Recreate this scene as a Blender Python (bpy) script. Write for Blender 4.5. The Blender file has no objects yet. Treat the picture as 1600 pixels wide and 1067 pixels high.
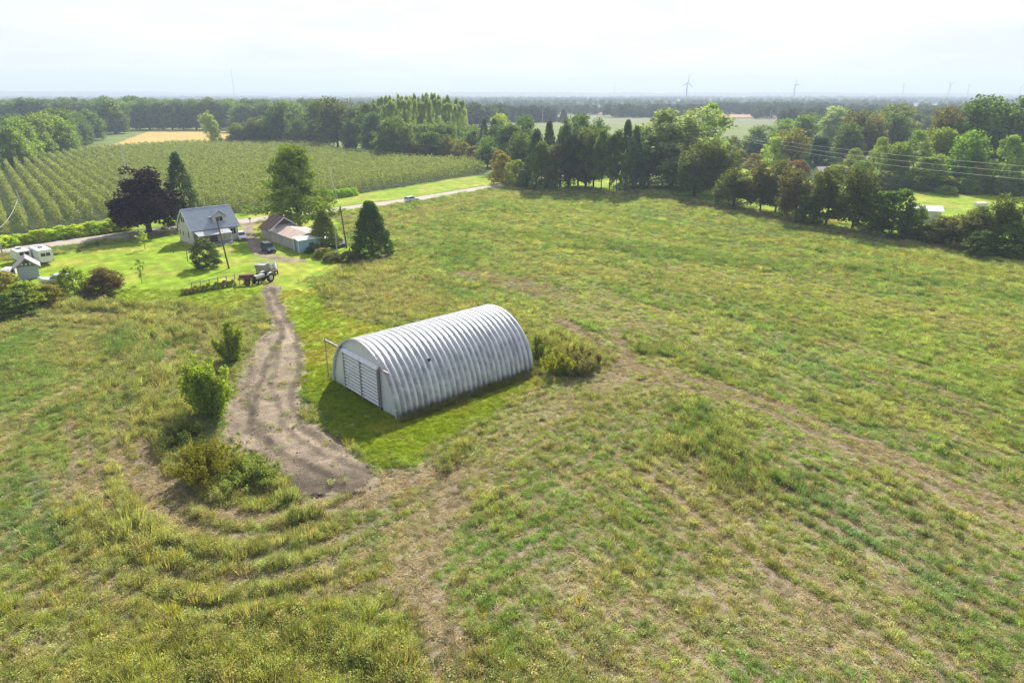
import bpy, math, random
import numpy as np
from mathutils import Vector
random.seed(7)
S = bpy.context.scene
C = S.collection

# ------------------------------------------------------------------ camera, sky, sun, exposure
F, HZ, CAMZ = 1067.0, 148.0, 30.0            # focal length in px of a 1600 px frame, horizon row, drone height
PIT = math.atan((533.5 - HZ) / F); CP, SP = math.cos(PIT), math.sin(PIT)
cam_d = bpy.data.cameras.new('camera'); cam = bpy.data.objects.new('camera', cam_d); C.objects.link(cam)
cam.location = (0, 0, CAMZ); cam.rotation_euler = (math.pi / 2 - PIT, 0, 0)
cam_d.sensor_width = 36; cam_d.lens = 36 * F / 1600; cam_d.clip_start = 1; cam_d.clip_end = 40000
S.camera = cam
S.view_settings.view_transform = 'Standard'; S.view_settings.look = 'None'
S.view_settings.gamma = 1; S.view_settings.exposure = 1.0
SUN_AZ, SUN_EL = math.radians(9), math.radians(37)   # azimuth clockwise from +Y
sd = Vector((math.sin(SUN_AZ) * math.cos(SUN_EL), math.cos(SUN_AZ) * math.cos(SUN_EL), math.sin(SUN_EL)))
ld = bpy.data.lights.new('sun', 'SUN'); ld.energy = 5.0; ld.angle = math.radians(0.6); ld.color = (1, .94, .84)
sun = bpy.data.objects.new('sun', ld); C.objects.link(sun); sun.rotation_euler = sd.to_track_quat('Z', 'Y').to_euler()
W = bpy.data.worlds.new('World'); S.world = W; W.use_nodes = True
nt = W.node_tree; nt.nodes.clear()
def N(nt, t, **k):
    n = nt.nodes.new(t)
    for a, b in k.items():
        if a.startswith('i_'): n.inputs[a[2:].replace('_', ' ')].default_value = b
        else: setattr(n, a, b)
    return n
def Lk(nt, a, b): nt.links.new(a, b)
sky = N(nt, 'ShaderNodeTexSky', sky_type='NISHITA', sun_disc=False, sun_elevation=SUN_EL, sun_rotation=SUN_AZ, altitude=250, air_density=1.0, dust_density=2.0, ozone_density=1.0)
tc = N(nt, 'ShaderNodeTexCoord')
sep = N(nt, 'ShaderNodeSeparateXYZ'); Lk(nt, tc.outputs['Generated'], sep.inputs[0])
zp = N(nt, 'ShaderNodeMath', operation='ADD'); Lk(nt, sep.outputs[2], zp.inputs[0]); zp.inputs[1].default_value = .16
dx = N(nt, 'ShaderNodeMath', operation='DIVIDE'); Lk(nt, sep.outputs[0], dx.inputs[0]); Lk(nt, zp.outputs[0], dx.inputs[1])
dy = N(nt, 'ShaderNodeMath', operation='DIVIDE'); Lk(nt, sep.outputs[1], dy.inputs[0]); Lk(nt, zp.outputs[0], dy.inputs[1])
cb = N(nt, 'ShaderNodeCombineXYZ'); Lk(nt, dx.outputs[0], cb.inputs[0]); Lk(nt, dy.outputs[0], cb.inputs[1])
n1 = N(nt, 'ShaderNodeTexNoise', i_Scale=.9, i_Detail=8.0, i_Roughness=.55, i_Distortion=.3); Lk(nt, cb.outputs[0], n1.inputs['Vector'])
mr = N(nt, 'ShaderNodeMapRange'); mr.inputs[1].default_value = .36; mr.inputs[2].default_value = .62; Lk(nt, n1.outputs[0], mr.inputs[0])
cloud = N(nt, 'ShaderNodeMix', data_type='RGBA')      # thin grey base to bright white
cloud.inputs[6].default_value = (5.7, 5.9, 6.15, 1); cloud.inputs[7].default_value = (7.5, 7.45, 7.4, 1)
Lk(nt, mr.outputs[0], cloud.inputs[0])
mx = N(nt, 'ShaderNodeMix', data_type='RGBA'); 
sx = N(nt, 'ShaderNodeVectorMath', operation='DOT_PRODUCT'); Lk(nt, tc.outputs['Generated'], sx.inputs[0]); sx.inputs[1].default_value = (math.sin(SUN_AZ), math.cos(SUN_AZ), 0)
mz = N(nt, 'ShaderNodeMapRange'); mz.inputs[1].default_value = -.2; mz.inputs[2].default_value = .85; mz.inputs[3].default_value = .3; mz.inputs[4].default_value = .9; Lk(nt, sx.outputs['Value'], mz.inputs[0])
Lk(nt, mz.outputs[0], mx.inputs[0])      # thin bright cloud on the sun's side, clearer blue overhead and behind
Lk(nt, sky.outputs[0], mx.inputs[6]); Lk(nt, cloud.outputs[2], mx.inputs[7])
bg = N(nt, 'ShaderNodeBackground', i_Strength=0.076); Lk(nt, mx.outputs[2], bg.inputs[0])
wo = N(nt, 'ShaderNodeOutputWorld'); Lk(nt, bg.outputs[0], wo.inputs[0])
S.cycles.max_bounces = 5; S.cycles.diffuse_bounces = 2; S.cycles.transmission_bounces = 3; S.cycles.volume_bounces = 0
S.cycles.transparent_max_bounces = 6; S.cycles.caustics_reflective = False; S.cycles.caustics_refractive = False
S.cycles.sample_clamp_indirect = 4

# ------------------------------------------------------------------ ground geometry helpers
def g(px, py, z=0.0):
    """the point at height z that the photograph shows at (px, py)"""
    v = py - 533.5; y = F * CP - v * SP; zz = -F * SP - v * CP; k = (z - CAMZ) / zz
    return ((px - 800) * k, y * k)
def hz(py, y):
    """height of a point seen at row py at ground distance y"""
    v = py - 533.5; return CAMZ + (-F * SP - v * CP) * y / (F * CP - v * SP)
def mpp(y): return math.hypot(y, CAMZ) / F          # metres per photo pixel
def G(pts): return [g(*p) for p in pts]
_rs = np.random.RandomState(3); LAT = _rs.rand(256, 256)
def vnoise(x, y):
    xi = np.floor(x).astype(int); yi = np.floor(y).astype(int); fx = x - xi; fy = y - yi
    fx = fx * fx * (3 - 2 * fx); fy = fy * fy * (3 - 2 * fy)
    a = LAT[xi % 256, yi % 256]; b = LAT[(xi + 1) % 256, yi % 256]; c = LAT[xi % 256, (yi + 1) % 256]; d = LAT[(xi + 1) % 256, (yi + 1) % 256]
    return (a * (1 - fx) + b * fx) * (1 - fy) + (c * (1 - fx) + d * fx) * fy
def fbm(x, y, o=4):
    s = 0; a = .5; t = 0
    for i in range(o):
        s = s + a * vnoise(x + 17.3 * i, y + 9.1 * i); t += a; a *= .5; x, y = x * 2.03 + y * .1, y * 2.03 - x * .1
    return s / t
def sst(x, a, b):
    t = np.clip((x - a) / (b - a), 0, 1); return t * t * (3 - 2 * t)
def dline(x, y, P):
    d = np.full(x.shape, 1e9)
    if len(P) == 1: return np.hypot(x - P[0][0], y - P[0][1])
    for (ax, ay), (bx, by) in zip(P[:-1], P[1:]):
        vx, vy = bx - ax, by - ay; t = np.clip(((x - ax) * vx + (y - ay) * vy) / (vx * vx + vy * vy), 0, 1)
        d = np.minimum(d, np.hypot(x - ax - t * vx, y - ay - t * vy))
    return d
def inpoly(x, y, P):
    r = np.zeros(x.shape, bool); n = len(P)
    for i in range(n):
        (ax, ay), (bx, by) = P[i], P[(i + 1) % n]
        if ay == by: continue
        r ^= ((ay > y) != (by > y)) & (x < (bx - ax) * (y - ay) / (by - ay) + ax)
    return r
def smooth(P, n=3):
    for _ in range(n):
        Q = [P[0]]
        for a, b in zip(P[:-1], P[1:]):
            Q += [(a[0] * .75 + b[0] * .25, a[1] * .75 + b[1] * .25), (a[0] * .25 + b[0] * .75, a[1] * .25 + b[1] * .75)]
        P = Q + [P[-1]]
    return P

# --- what the place's ground consists of, as outlines on the ground
ROAD = smooth(G([(-260, 428), (-60, 400), (0, 392), (100, 380), (200, 367), (300, 355), (400, 344), (512, 330), (580, 321), (640, 313.5), (710, 302), (780, 290.5), (830, 283), (880, 275)]), 2)
YARD = G([(-60, 412), (60, 403), (120, 390), (200, 378), (270, 368), (420, 347), (500, 337), (535, 345), (545, 385), (600, 392), (606, 399), (560, 413), (520, 424), (480, 438), (505, 455), (515, 480),
          (540, 497), (600, 508), (700, 520), (850, 560), (853, 596), (780, 640), (700, 688), (640, 728), (590, 725), (545, 700), (500, 655), (470, 600), (440, 520), (425, 480), (412, 462), (385, 476), (345, 488), (300, 478), (180, 472), (80, 468), (40, 460), (-60, 455)])
TRACK = G([(408, 452), (414, 480), (424, 505), (400, 535), (380, 580), (365, 620), (350, 650), (352, 682), (400, 712), (450, 745), (470, 772), (535, 775), (575, 765), (600, 745), (585, 728), (552, 714),
           (546, 696), (512, 674), (486, 652), (470, 625), (474, 600), (480, 570), (475, 540), (459, 510), (444, 480), (434, 458), (444, 447), (418, 444)])
DRIVE = smooth(G([(386, 350), (390, 366), (398, 384), (412, 398), (436, 405), (470, 408)]), 2)
PATH2 = G([(560, 415), (600, 400), (632, 392)])
PASTURE = G([(868, 293), (1000, 297), (1100, 306), (1200, 329), (1330, 352), (1480, 374), (1640, 388), (1640, 300), (1400, 290), (1300, 284), (1190, 258), (1150, 258), (1050, 278), (868, 284)])
VERGE = G([(-60, 395), (100, 372), (240, 354), (400, 340), (512, 325), (640, 308), (780, 286), (775, 272), (680, 283), (600, 295), (530, 307), (470, 320), (400, 331), (300, 335), (200, 348), (100, 362), (-60, 382)])
ORCH = G([(-330, 430), (0, 376), (97, 354), (167, 341), (260, 335), (400, 333), (470, 321), (530, 308), (600, 296), (680, 284), (762, 271), (745, 262), (640, 256), (560, 246), (500, 236), (470, 228), (400, 225),
          (340, 229), (250, 233), (140, 241), (0, 268), (-200, 300)])
TAN = G([(135, 236), (180, 225), (225, 208), (240, 202), (330, 203), (362, 206), (372, 224), (300, 228), (200, 234)])

QA = math.radians(41.8); QAX = (math.cos(QA), math.sin(QA)); QUX = (math.sin(QA), -math.cos(QA))   # steel arch building: length axis, width axis
QO = ((g(521, 595)[0] + g(625.5, 655)[0]) / 2, (g(521, 595)[1] + g(625.5, 655)[1]) / 2); QR, QL = 6.5, 18.6

# vegetation kinds: colour (albedo), cover 0..1, height m
VK = dict(soil=((.25, .20, .145), .16, .2), resid=((.33, .32, .15), .64, .28), dark=((.13, .12, .07), .2, .2), green=((.18, .27, .07), .95, .40), dgreen=((.12, .20, .06), 1, .8),
          straw=((.34, .32, .145), .95, .62), gold=((.30, .30, .085), .95, .6), olive=((.25, .285, .09), .95, .5), yellow=((.36, .39, .09), .7, .25),
          teal=((.17, .26, .13), .95, .45), brown=((.25, .21, .12), .8, .4), tall=((.27, .285, .095), 1, 1.25), lime=((.25, .34, .07), .95, .5))
BR = [  # kind, half width m, strength, outline
 ('straw', 5, .8, [(0, 482), (120, 490), (230, 500), (290, 520)]), ('straw', 4, .8, [(40, 600), (70, 560), (110, 530)]), ('dgreen', 4.5, .8, [(150, 640), (200, 590), (240, 545), (215, 520)]),
 ('green', 4, .8, [(0, 640), (40, 600), (20, 560)]), ('green', 5, .7, [(30, 800), (80, 720), (110, 660)]), ('teal', 3, .7, [(10, 880), (45, 820), (60, 760)]),
 ('resid', 1.3, .9, [(0, 701), (17, 662), (98, 617), (168, 581), (200, 560)]), ('resid', 1.0, .85, [(271, 544), (233, 626), (200, 670), (183, 704), (185, 741)]), ('soil', .6, .9, [(271, 544), (233, 626), (200, 670), (183, 704)]),
 ('resid', .8, .7, [(60, 720), (92, 758), (112, 800), (140, 850), (180, 880)]), ('straw', 1.2, .9, [(235, 640), (205, 700), (205, 730), (240, 800), (300, 845), (420, 855), (520, 830)]),
 ('straw', 1.3, .9, [(160, 640), (150, 700), (165, 770), (215, 830), (320, 870), (430, 875)]), ('soil', .55, .8, [(140, 690), (150, 760), (190, 820)]), ('olive', 1.1, .8, [(230, 700), (240, 730), (290, 790), (377, 815)]),
 ('tall', 2.6, .9, [(255, 640), (250, 700), (280, 745), (340, 780), (420, 780)]), ('gold', 2.0, .6, [(285, 720), (330, 760), (400, 770)]), ('tall', 1.6, .9, [(240, 590), (225, 660)]),
 ('soil', .85, 1, [(222, 690), (247, 746), (290, 786), (377, 808), (444, 802), (520, 780)]), ('dark', .5, .8, [(226, 690), (251, 744), (294, 783), (377, 803)]), ('soil', .8, 1, [(183, 704), (208, 740), (235, 786), (279, 817), (342, 838), (430, 838), (500, 812), (560, 790)]),
 ('soil', .8, .9, [(30, 500), (170, 491), (250, 497), (300, 512), (310, 530)]), ('tall', 1.4, .8, [(60, 477), (160, 482), (240, 480), (310, 482), (345, 500)]), ('tall', 1.3, .8, [(215, 500), (265, 506), (300, 530)]), ('brown', 2, .7, [(310, 490), (335, 520), (330, 545)]),
 ('gold', 7, .6, [(150, 900), (300, 960), (450, 1000), (600, 1040)]), ('gold', 5, .7, [(0, 950), (120, 960), (200, 1010)]), ('tall', 4.5, .8, [(280, 1050), (420, 1030), (560, 1010), (650, 1060)]), ('gold', 3, .7, [(250, 960), (340, 900), (450, 920)]), ('olive', 3.5, .8, [(430, 860), (500, 840), (545, 800)]), ('tall', 1.0, .8, [(440, 820), (490, 800), (530, 790)]),
 ('green', 2, .7, [(430, 930), (410, 900)]), ('resid', .9, .8, [(480, 935), (560, 925), (620, 905)]), ('resid', 1.2, .7, [(60, 1010), (100, 1000)]), ('resid', 1.4, .6, [(130, 880), (200, 930)]), ('dgreen', 1.4, .6, [(70, 850), (60, 830)]),
 ('resid', 2.6, .7, [(1010, 580), (940, 590), (850, 650), (760, 710), (700, 780), (650, 860)]), ('soil', 1.7, .9, [(700, 770), (655, 850), (640, 915), (690, 985), (720, 1067)]), ('resid', 2.4, .8, [(600, 760), (640, 800), (600, 860)]),
 ('soil', 2.0, .95, [(560, 765), (620, 752), (700, 738)]), ('dark', 1.0, .8, [(470, 785), (540, 790), (600, 775)]), ('soil', 1.6, .85, [(880, 505), (930, 540), (965, 575), (940, 610)]), ('soil', .7, .8, [(960, 520), (985, 560), (1000, 580)]), ('olive', 2, .7, [(860, 490), (920, 500)]),
 ('soil', 3.5, .75, [(740, 430), (790, 440), (850, 458)]), ('resid', 3.0, .8, [(800, 440), (880, 470), (960, 500), (1040, 520)]), ('yellow', 2.2, .9, [(900, 462), (960, 472), (1020, 486), (1060, 500)]), ('yellow', 2, .7, [(880, 490), (960, 505)]),
 ('green', 3.4, .8, [(840, 810), (870, 770)]), ('lime', 1.3, .8, [(925, 745), (900, 770)]), ('olive', 2.5, .7, [(980, 820), (960, 900)]), ('olive', 2.5, .8, [(700, 700), (760, 670)]), ('tall', .8, .7, [(690, 735), (730, 700)]),
 ('straw', 1.5, .8, [(990, 700), (1030, 750), (1090, 790), (1130, 830)]), ('dgreen', 3.2, .85, [(1080, 650), (1110, 690), (1190, 740), (1240, 760)]), ('tall', 2, .7, [(1050, 700), (1130, 690), (1160, 740)]), ('gold', 1.5, .6, [(1180, 850), (1240, 880)]),
 ('dgreen', 2.2, .7, [(1450, 800), (1480, 840)]), ('green', 4, .8, [(1520, 900), (1600, 950), (1560, 1040)]), ('teal', 4, .7, [(1330, 800), (1420, 880)]), ('resid', 1.3, .7, [(1350, 870), (1420, 930)]), ('resid', 1.0, .7, [(1440, 790), (1500, 860)]),
 ('soil', .5, .9, [(1010, 740), (1120, 830), (1230, 920), (1330, 990), (1440, 1067)]), ('resid', .7, .8, [(1030, 720), (1140, 805), (1250, 890), (1380, 960), (1520, 1050)]), ('resid', 3.6, .85, [(1100, 950), (1220, 980), (1330, 1020)]), ('resid', 2.6, .8, [(920, 900), (1000, 960), (1060, 1030)]),
 ('resid', 2.0, .7, [(820, 900), (900, 980), (980, 1060)]), ('green', 1.6, .6, [(780, 900), (830, 970)]), ('yellow', 1.2, .7, [(1090, 1040), (1050, 1060)]),
 ('gold', 2.0, .6, [(1080, 570), (1130, 600), (1220, 625), (1310, 650)]), ('dgreen', 1.4, .7, [(1010, 545), (1060, 560), (1120, 585)]), ('tall', 1.5, .7, [(1010, 545), (1050, 550)]), ('teal', 2.8, .7, [(1200, 530), (1260, 570), (1330, 600)]),
 ('soil', .75, 1, [(950, 560), (1050, 588), (1150, 612), (1230, 640), (1290, 668), (1400, 712), (1500, 760), (1640, 822)]), ('soil', .6, .9, [(960, 592), (1060, 606), (1170, 632), (1270, 675), (1380, 722), (1480, 772), (1620, 838)]), ('resid', 1.4, .5, [(960, 585), (1170, 625), (1280, 672), (1400, 720), (1500, 770), (1640, 835)]),
 ('lime', 8, .6, [(1200, 450), (1330, 500), (1450, 540), (1600, 600)]), ('green', 5, .6, [(1380, 600), (1500, 640), (1600, 680)]), ('yellow', 2, .7, [(1390, 625), (1450, 660), (1560, 700)]), ('dark', .5, .7, [(1370, 585), (1440, 605), (1530, 640), (1600, 665)]), ('dark', .45, .6, [(1340, 590), (1420, 622), (1530, 660)]),
 ('straw', 4, .7, [(1440, 490), (1530, 510), (1640, 545)]), ('dgreen', 1.3, .6, [(1110, 480), (1180, 500), (1260, 520)]), ('olive', 4, .7, [(1080, 450), (1200, 470), (1330, 520)]), ('green', 3, .7, [(1010, 430), (980, 460), (1060, 480)]),
 ('dgreen', 4, .6, [(700, 350), (800, 366), (900, 372), (1000, 385), (1100, 400), (1300, 420), (1640, 470)]), ('dgreen', 1.8, .7, [(860, 385), (960, 390), (1100, 410), (1250, 420)]), ('straw', 7, .5, [(780, 410), (900, 422), (1050, 440), (1250, 450)]), ('yellow', 7, .75, [(1100, 425), (1250, 450), (1400, 480), (1640, 520)]),
 ('green', 6, .7, [(650, 400), (700, 380), (740, 400)]), ('dgreen', 3.5, .7, [(690, 400), (725, 415)]), ('straw', 8, .85, [(530, 400), (560, 415), (620, 450), (600, 480)]), ('straw', 6, .85, [(560, 360), (640, 340), (720, 318), (790, 304), (850, 302)]), ('straw', 4, .7, [(640, 470), (720, 480)]),
 ('brown', 1.2, .7, [(560, 350), (620, 338), (700, 322)]), ('olive', 4, .6, [(620, 370), (700, 350)]), ('gold', 4, .6, [(940, 345), (1000, 352), (1100, 362)]), ('gold', 4, .75, [(1180, 375), (1300, 385), (1450, 408), (1640, 442)]), ('yellow', 6, .6, [(750, 338), (830, 335), (920, 340)]), ('teal', 3, .7, [(1000, 330), (1100, 352), (1200, 368)]),
 ('tall', 1.6, .9, [(500, 470), (520, 440), (560, 420)]), ('gold', 3, .5, [(620, 420), (640, 395)]),
 ('brown', 3.0, .8, [(800, 298), (950, 303), (1050, 312), (1150, 330), (1300, 362), (1450, 388), (1640, 412)]), ('soil', 3, .8, [(470, 345), (540, 340)]),
 ('tall', 3.4, 1, [(848, 530), (880, 545), (915, 560)]), ('soil', .5, .7, [(110, 660), (120, 740), (160, 830), (260, 890), (380, 900)]), ('tall', 2.4, .8, [(150, 800), (210, 860), (300, 880)]), ('gold', 2, .9, [(855, 545), (870, 570)]),
]
BRG = [(VK[k], w, s, G(p)) for k, w, s, p in BR]
D2 = g(1600, 805); D1 = g(1290, 668); _l = math.hypot(D2[0] - D1[0], D2[1] - D1[1]); RV = ((D2[0] - D1[0]) / _l, (D2[1] - D1[1]) / _l)
ROWS1 = G([(930, 600), (850, 680), (760, 760), (720, 860)]); ROWS2 = G([(1080, 800), (1200, 920), (1350, 980), (1500, 900), (1400, 760)])
ROWS3 = G([(1150, 480), (1350, 560), (1600, 680)]); ROWS4 = G([(60, 900), (140, 800), (100, 700), (60, 640)])
RL = (.38, .92)
def field_at(x, y):
    """vegetation colour, cover and height of the open field at ground points"""
    a = fbm(x / 9, y / 9, 4); b = fbm(x / 2.6 + 40, y / 2.6, 4); c = fbm(x / .9 + 70, y / .9, 3)
    k1 = sst(a, .38, .62)[:, None]; k2 = sst(b, .5, .68)[:, None]
    col = np.array(VK['olive'][0]) * (1 - k1) + np.array(VK['green'][0]) * k1
    col = col * (1 - .55 * k2) + np.array(VK['straw'][0]) * .55 * k2
    cover = .9 - .45 * sst(c, .55, .75) * sst(b, .4, .6); h = .28 + .35 * sst(b, .45, .7)
    wx = x + (fbm(x / 2.2, y / 2.2 + 5, 3) - .5) * 2.6; wy = y + (fbm(x / 2.2 + 33, y / 2.2, 3) - .5) * 2.6
    wx2 = x + (fbm(x / 1.2, y / 1.2 + 5, 2) - .5) * .5; wy2 = y + (fbm(x / 1.2 + 33, y / 1.2, 2) - .5) * .5
    far = np.hypot(x, y)
    # long soft drilling and mowing bands: straight over the right and far field, looping round the island on the left
    ux, uy = RV; al = (x * ux + y * uy); ac = -x * uy + y * ux; ac = ac + (fbm(x / 25, y / 25, 2) - .5) * 5
    bn = fbm(al / 40, ac / 1.9 + 3, 3); rm = sst(x * .75 + (y - 60) * .55, 6, 26)
    k = (rm * sst(bn, .5, .60) * .7)[:, None]; col = col * (1 - k) + np.array([.34, .39, .12]) * k
    k = (rm * (1 - sst(bn, .38, .48)) * .6)[:, None]; col = col * (1 - k) + np.array([.21, .32, .09]) * k; h = h * (1 + .5 * k[:, 0])
    for (cc, cv, hh), w, s, P in BRG:
        d = dline(wx, wy, P) if w > 1.25 else dline(wx2, wy2, P)
        m = (1 - sst(d, w * .45, w * 1.35)) * s
        if w > 1.25: m = m * (.35 + .65 * sst(fbm(x / 1.7 + w * 7, y / 1.7, 3), .33, .58))
        col = col * (1 - m[:, None]) + np.array(cc) * m[:, None]; cover = cover * (1 - m) + cv * m; h = h * (1 - m) + hh * m
    for RR, (ux, uy), w, per, am in ((ROWS1, QAX, 8, 1.5, .9), (ROWS2, RV, 12, 1.5, .9), (ROWS3, RV, 30, 1.9, .6), (ROWS4, RL, 8, 1.7, .6)):   # old crop rows: strips of residue between strips of weeds
        m = 1 - sst(dline(x, y, RR), w * .6, w * 1.5)
        q = -x * uy + y * ux; q = q + (fbm(x / 6, y / 6, 2) - .5) * 1.2
        st = .5 + .5 * np.sin(q * 2 * math.pi / per); br = sst(fbm((x * ux + y * uy) / 2.4, q / .9 + 8, 3), .36, .6)
        k = m * sst(st, .45, .85) * (.45 + .55 * br) * am
        cover = cover * (1 - k) + .15 * k; h = h * (1 - .5 * k); col = col * (1 - .6 * k[:, None]) + np.array(VK['resid'][0]) * .6 * k[:, None]
    d = dline(x + (fbm(x / 4, y / 4, 2) - .5) * 1.2, y + (fbm(x / 4 + 9, y / 4, 2) - .5) * 1.2, LOOP); an = np.arctan2(y - 58, x + 34)
    bn = fbm(an * 1.5 + 11, d / .85 + 5, 2) * .6 + (.5 + .5 * np.sin(d * 2.9)) * .4
    rm = (1 - sst(d, 4.5, 10)) * (1 - sst(x, -14, -8)) * (.45 + .55 * sst(fbm(x / 5, y / 5 + 40, 3), .35, .6))
    k = (rm * sst(bn, .52, .62) * .7)[:, None]; col = col * (1 - k) + np.array([.32, .325, .13]) * k; h = h + .3 * k[:, 0]
    k = (rm * (1 - sst(bn, .36, .46)) * .8); cover = cover * (1 - .55 * k); h = h * (1 - .6 * k); k = k[:, None]; col = col * (1 - k) + np.array([.21, .24, .10]) * k
    return col, np.clip(cover, 0, 1), h
LOOP = smooth(G([(0, 492), (120, 492), (230, 500), (300, 520), (285, 550), (240, 610), (200, 680), (185, 735), (215, 795), (280, 840), (400, 858), (500, 828), (570, 795)]), 2)
def flatness(x, y):
    wx, wy = x, y
    f = np.ones(x.shape)
    f *= sst(dline(x, y, ROAD), 3, 9)
    f *= np.where(inpoly(x, y, YARD), .0, 1)
    qx = (x - QO[0]) * QAX[0] + (y - QO[1]) * QAX[1]; qy = (x - QO[0]) * QUX[0] + (y - QO[1]) * QUX[1]
    f *= 1 - (1 - sst(np.abs(qx - QL / 2) - QL / 2, .5, 4)) * (1 - sst(np.abs(qy) - QR, .5, 4))
    return f
def height(x, y):
    f = flatness(x, y)
    z = (fbm(x / 22, y / 22, 3) - .5) * .7 + (fbm(x / 2.5 + 9, y / 2.5, 3) - .5) * .16
    tr = inpoly(x, y, TRACK)
    q = y * QAX[0] - x * QAX[1]
    z = np.where(tr, (fbm(x / 1.2, y / 1.2, 4) - .5) * .42, z * f)
    return z

# ------------------------------------------------------------------ scene graph helpers
def tag(o, label=None, cat=None, group=None, kind=None):
    if label: o['label'] = label
    if cat: o['category'] = cat
    if group: o['group'] = group
    if kind: o['kind'] = kind
    return o
def empty(name, loc=(0, 0, 0), rz=0, label=None, cat=None, group=None):
    o = bpy.data.objects.new(name, None); C.objects.link(o); o.location = loc; o.rotation_euler = (0, 0, rz); o.empty_display_size = .5
    return tag(o, label, cat, group)
def npmesh(name, V, Fc, mat=None, n=4, smooth_=False, attrs=None):
    """V: n x 3, Fc: m x n index array"""
    me = bpy.data.meshes.new(name); V = np.asarray(V, np.float32); Fc = np.asarray(Fc, np.int32)
    me.vertices.add(len(V)); me.vertices.foreach_set('co', V.ravel())
    me.loops.add(Fc.size); me.loops.foreach_set('vertex_index', Fc.ravel())
    me.polygons.add(len(Fc)); me.polygons.foreach_set('loop_start', np.arange(0, Fc.size, n, dtype=np.int32))
    if smooth_: me.polygons.foreach_set('use_smooth', np.ones(len(Fc), bool))
    for k, (typ, dom, arr) in (attrs or {}).items():
        at = me.attributes.new(k, typ, dom)
        at.data.foreach_set('color' if 'COLOR' in typ else ('vector' if 'VECTOR' in typ else 'value'), np.asarray(arr, np.int32 if typ == 'INT' else np.float32).ravel())
    me.update(calc_edges=True)
    if mat: me.materials.append(mat)
    return me
def link(name, me, parent=None):
    o = bpy.data.objects.new(name, me); C.objects.link(o)
    if parent: o.parent = parent
    return o
class MB:
    def __init__(s): s.v = []; s.f = []
    def q(s, *p): n = len(s.v); s.v += [tuple(a) for a in p]; s.f.append(tuple(range(n, n + len(p)))); return s
    def box(s, x0, x1, y0, y1, z0, z1):
        n = len(s.v); s.v += [(x, y, z) for z in (z0, z1) for x, y in ((x0, y0), (x1, y0), (x1, y1), (x0, y1))]
        s.f += [tuple(n + i for i in f) for f in ((3, 2, 1, 0), (4, 5, 6, 7), (0, 1, 5, 4), (1, 2, 6, 5), (2, 3, 7, 6), (3, 0, 4, 7))]; return s
    def tube(s, a, b, r0, r1=None, n=8, cap=True):
        r1 = r0 if r1 is None else r1; a = Vector(a); b = Vector(b); t = (b - a).normalized()
        u = t.orthogonal().normalized(); w = t.cross(u); k = len(s.v)
        for p, r in ((a, r0), (b, r1)):
            for i in range(n):
                th = 2 * math.pi * i / n; s.v.append(tuple(p + (u * math.cos(th) + w * math.sin(th)) * r))
        for i in range(n): j = (i + 1) % n; s.f.append((k + i, k + j, k + n + j, k + n + i))
        if cap: s.f.append(tuple(k + i for i in reversed(range(n)))); s.f.append(tuple(k + n + i for i in range(n)))
        return s
    def prism(s, prof, x0, x1):
        """profile of (y, z) points swept along x"""
        k = len(s.v); n = len(prof)
        s.v += [(x0, y, z) for y, z in prof] + [(x1, y, z) for y, z in prof]
        for i in range(n): j = (i + 1) % n; s.f.append((k + i, k + j, k + n + j, k + n + i))
        s.f.append(tuple(k + i for i in reversed(range(n)))); s.f.append(tuple(k + n + i for i in range(n))); return s
    def prismy(s, prof, y0, y1):
        """profile of (x, z) points swept along y"""
        k = len(s.v); n = len(prof)
        s.v += [(x, y0, z) for x, z in prof] + [(x, y1, z) for x, z in prof]
        for i in range(n): j = (i + 1) % n; s.f.append((k + i, k + j, k + n + j, k + n + i))
        s.f.append(tuple(k + i for i in reversed(range(n)))); s.f.append(tuple(k + n + i for i in range(n))); return s
    def build(s, name, mat, parent=None, bevel=0, sm=False, label=None):
        me = bpy.data.meshes.new(name); me.from_pydata(s.v, [], s.f); me.materials.append(mat)
        import bmesh
        bm = bmesh.new(); bm.from_mesh(me); bmesh.ops.recalc_face_normals(bm, faces=bm.faces)
        if bevel: bmesh.ops.bevel(bm, geom=bm.edges[:], offset=bevel, segments=2, affect='EDGES')
        bm.to_mesh(me); bm.free()
        if sm:
            for p in me.polygons: p.use_smooth = True
        o = link(name, me, parent)
        if label: o['label'] = label
        return o

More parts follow.
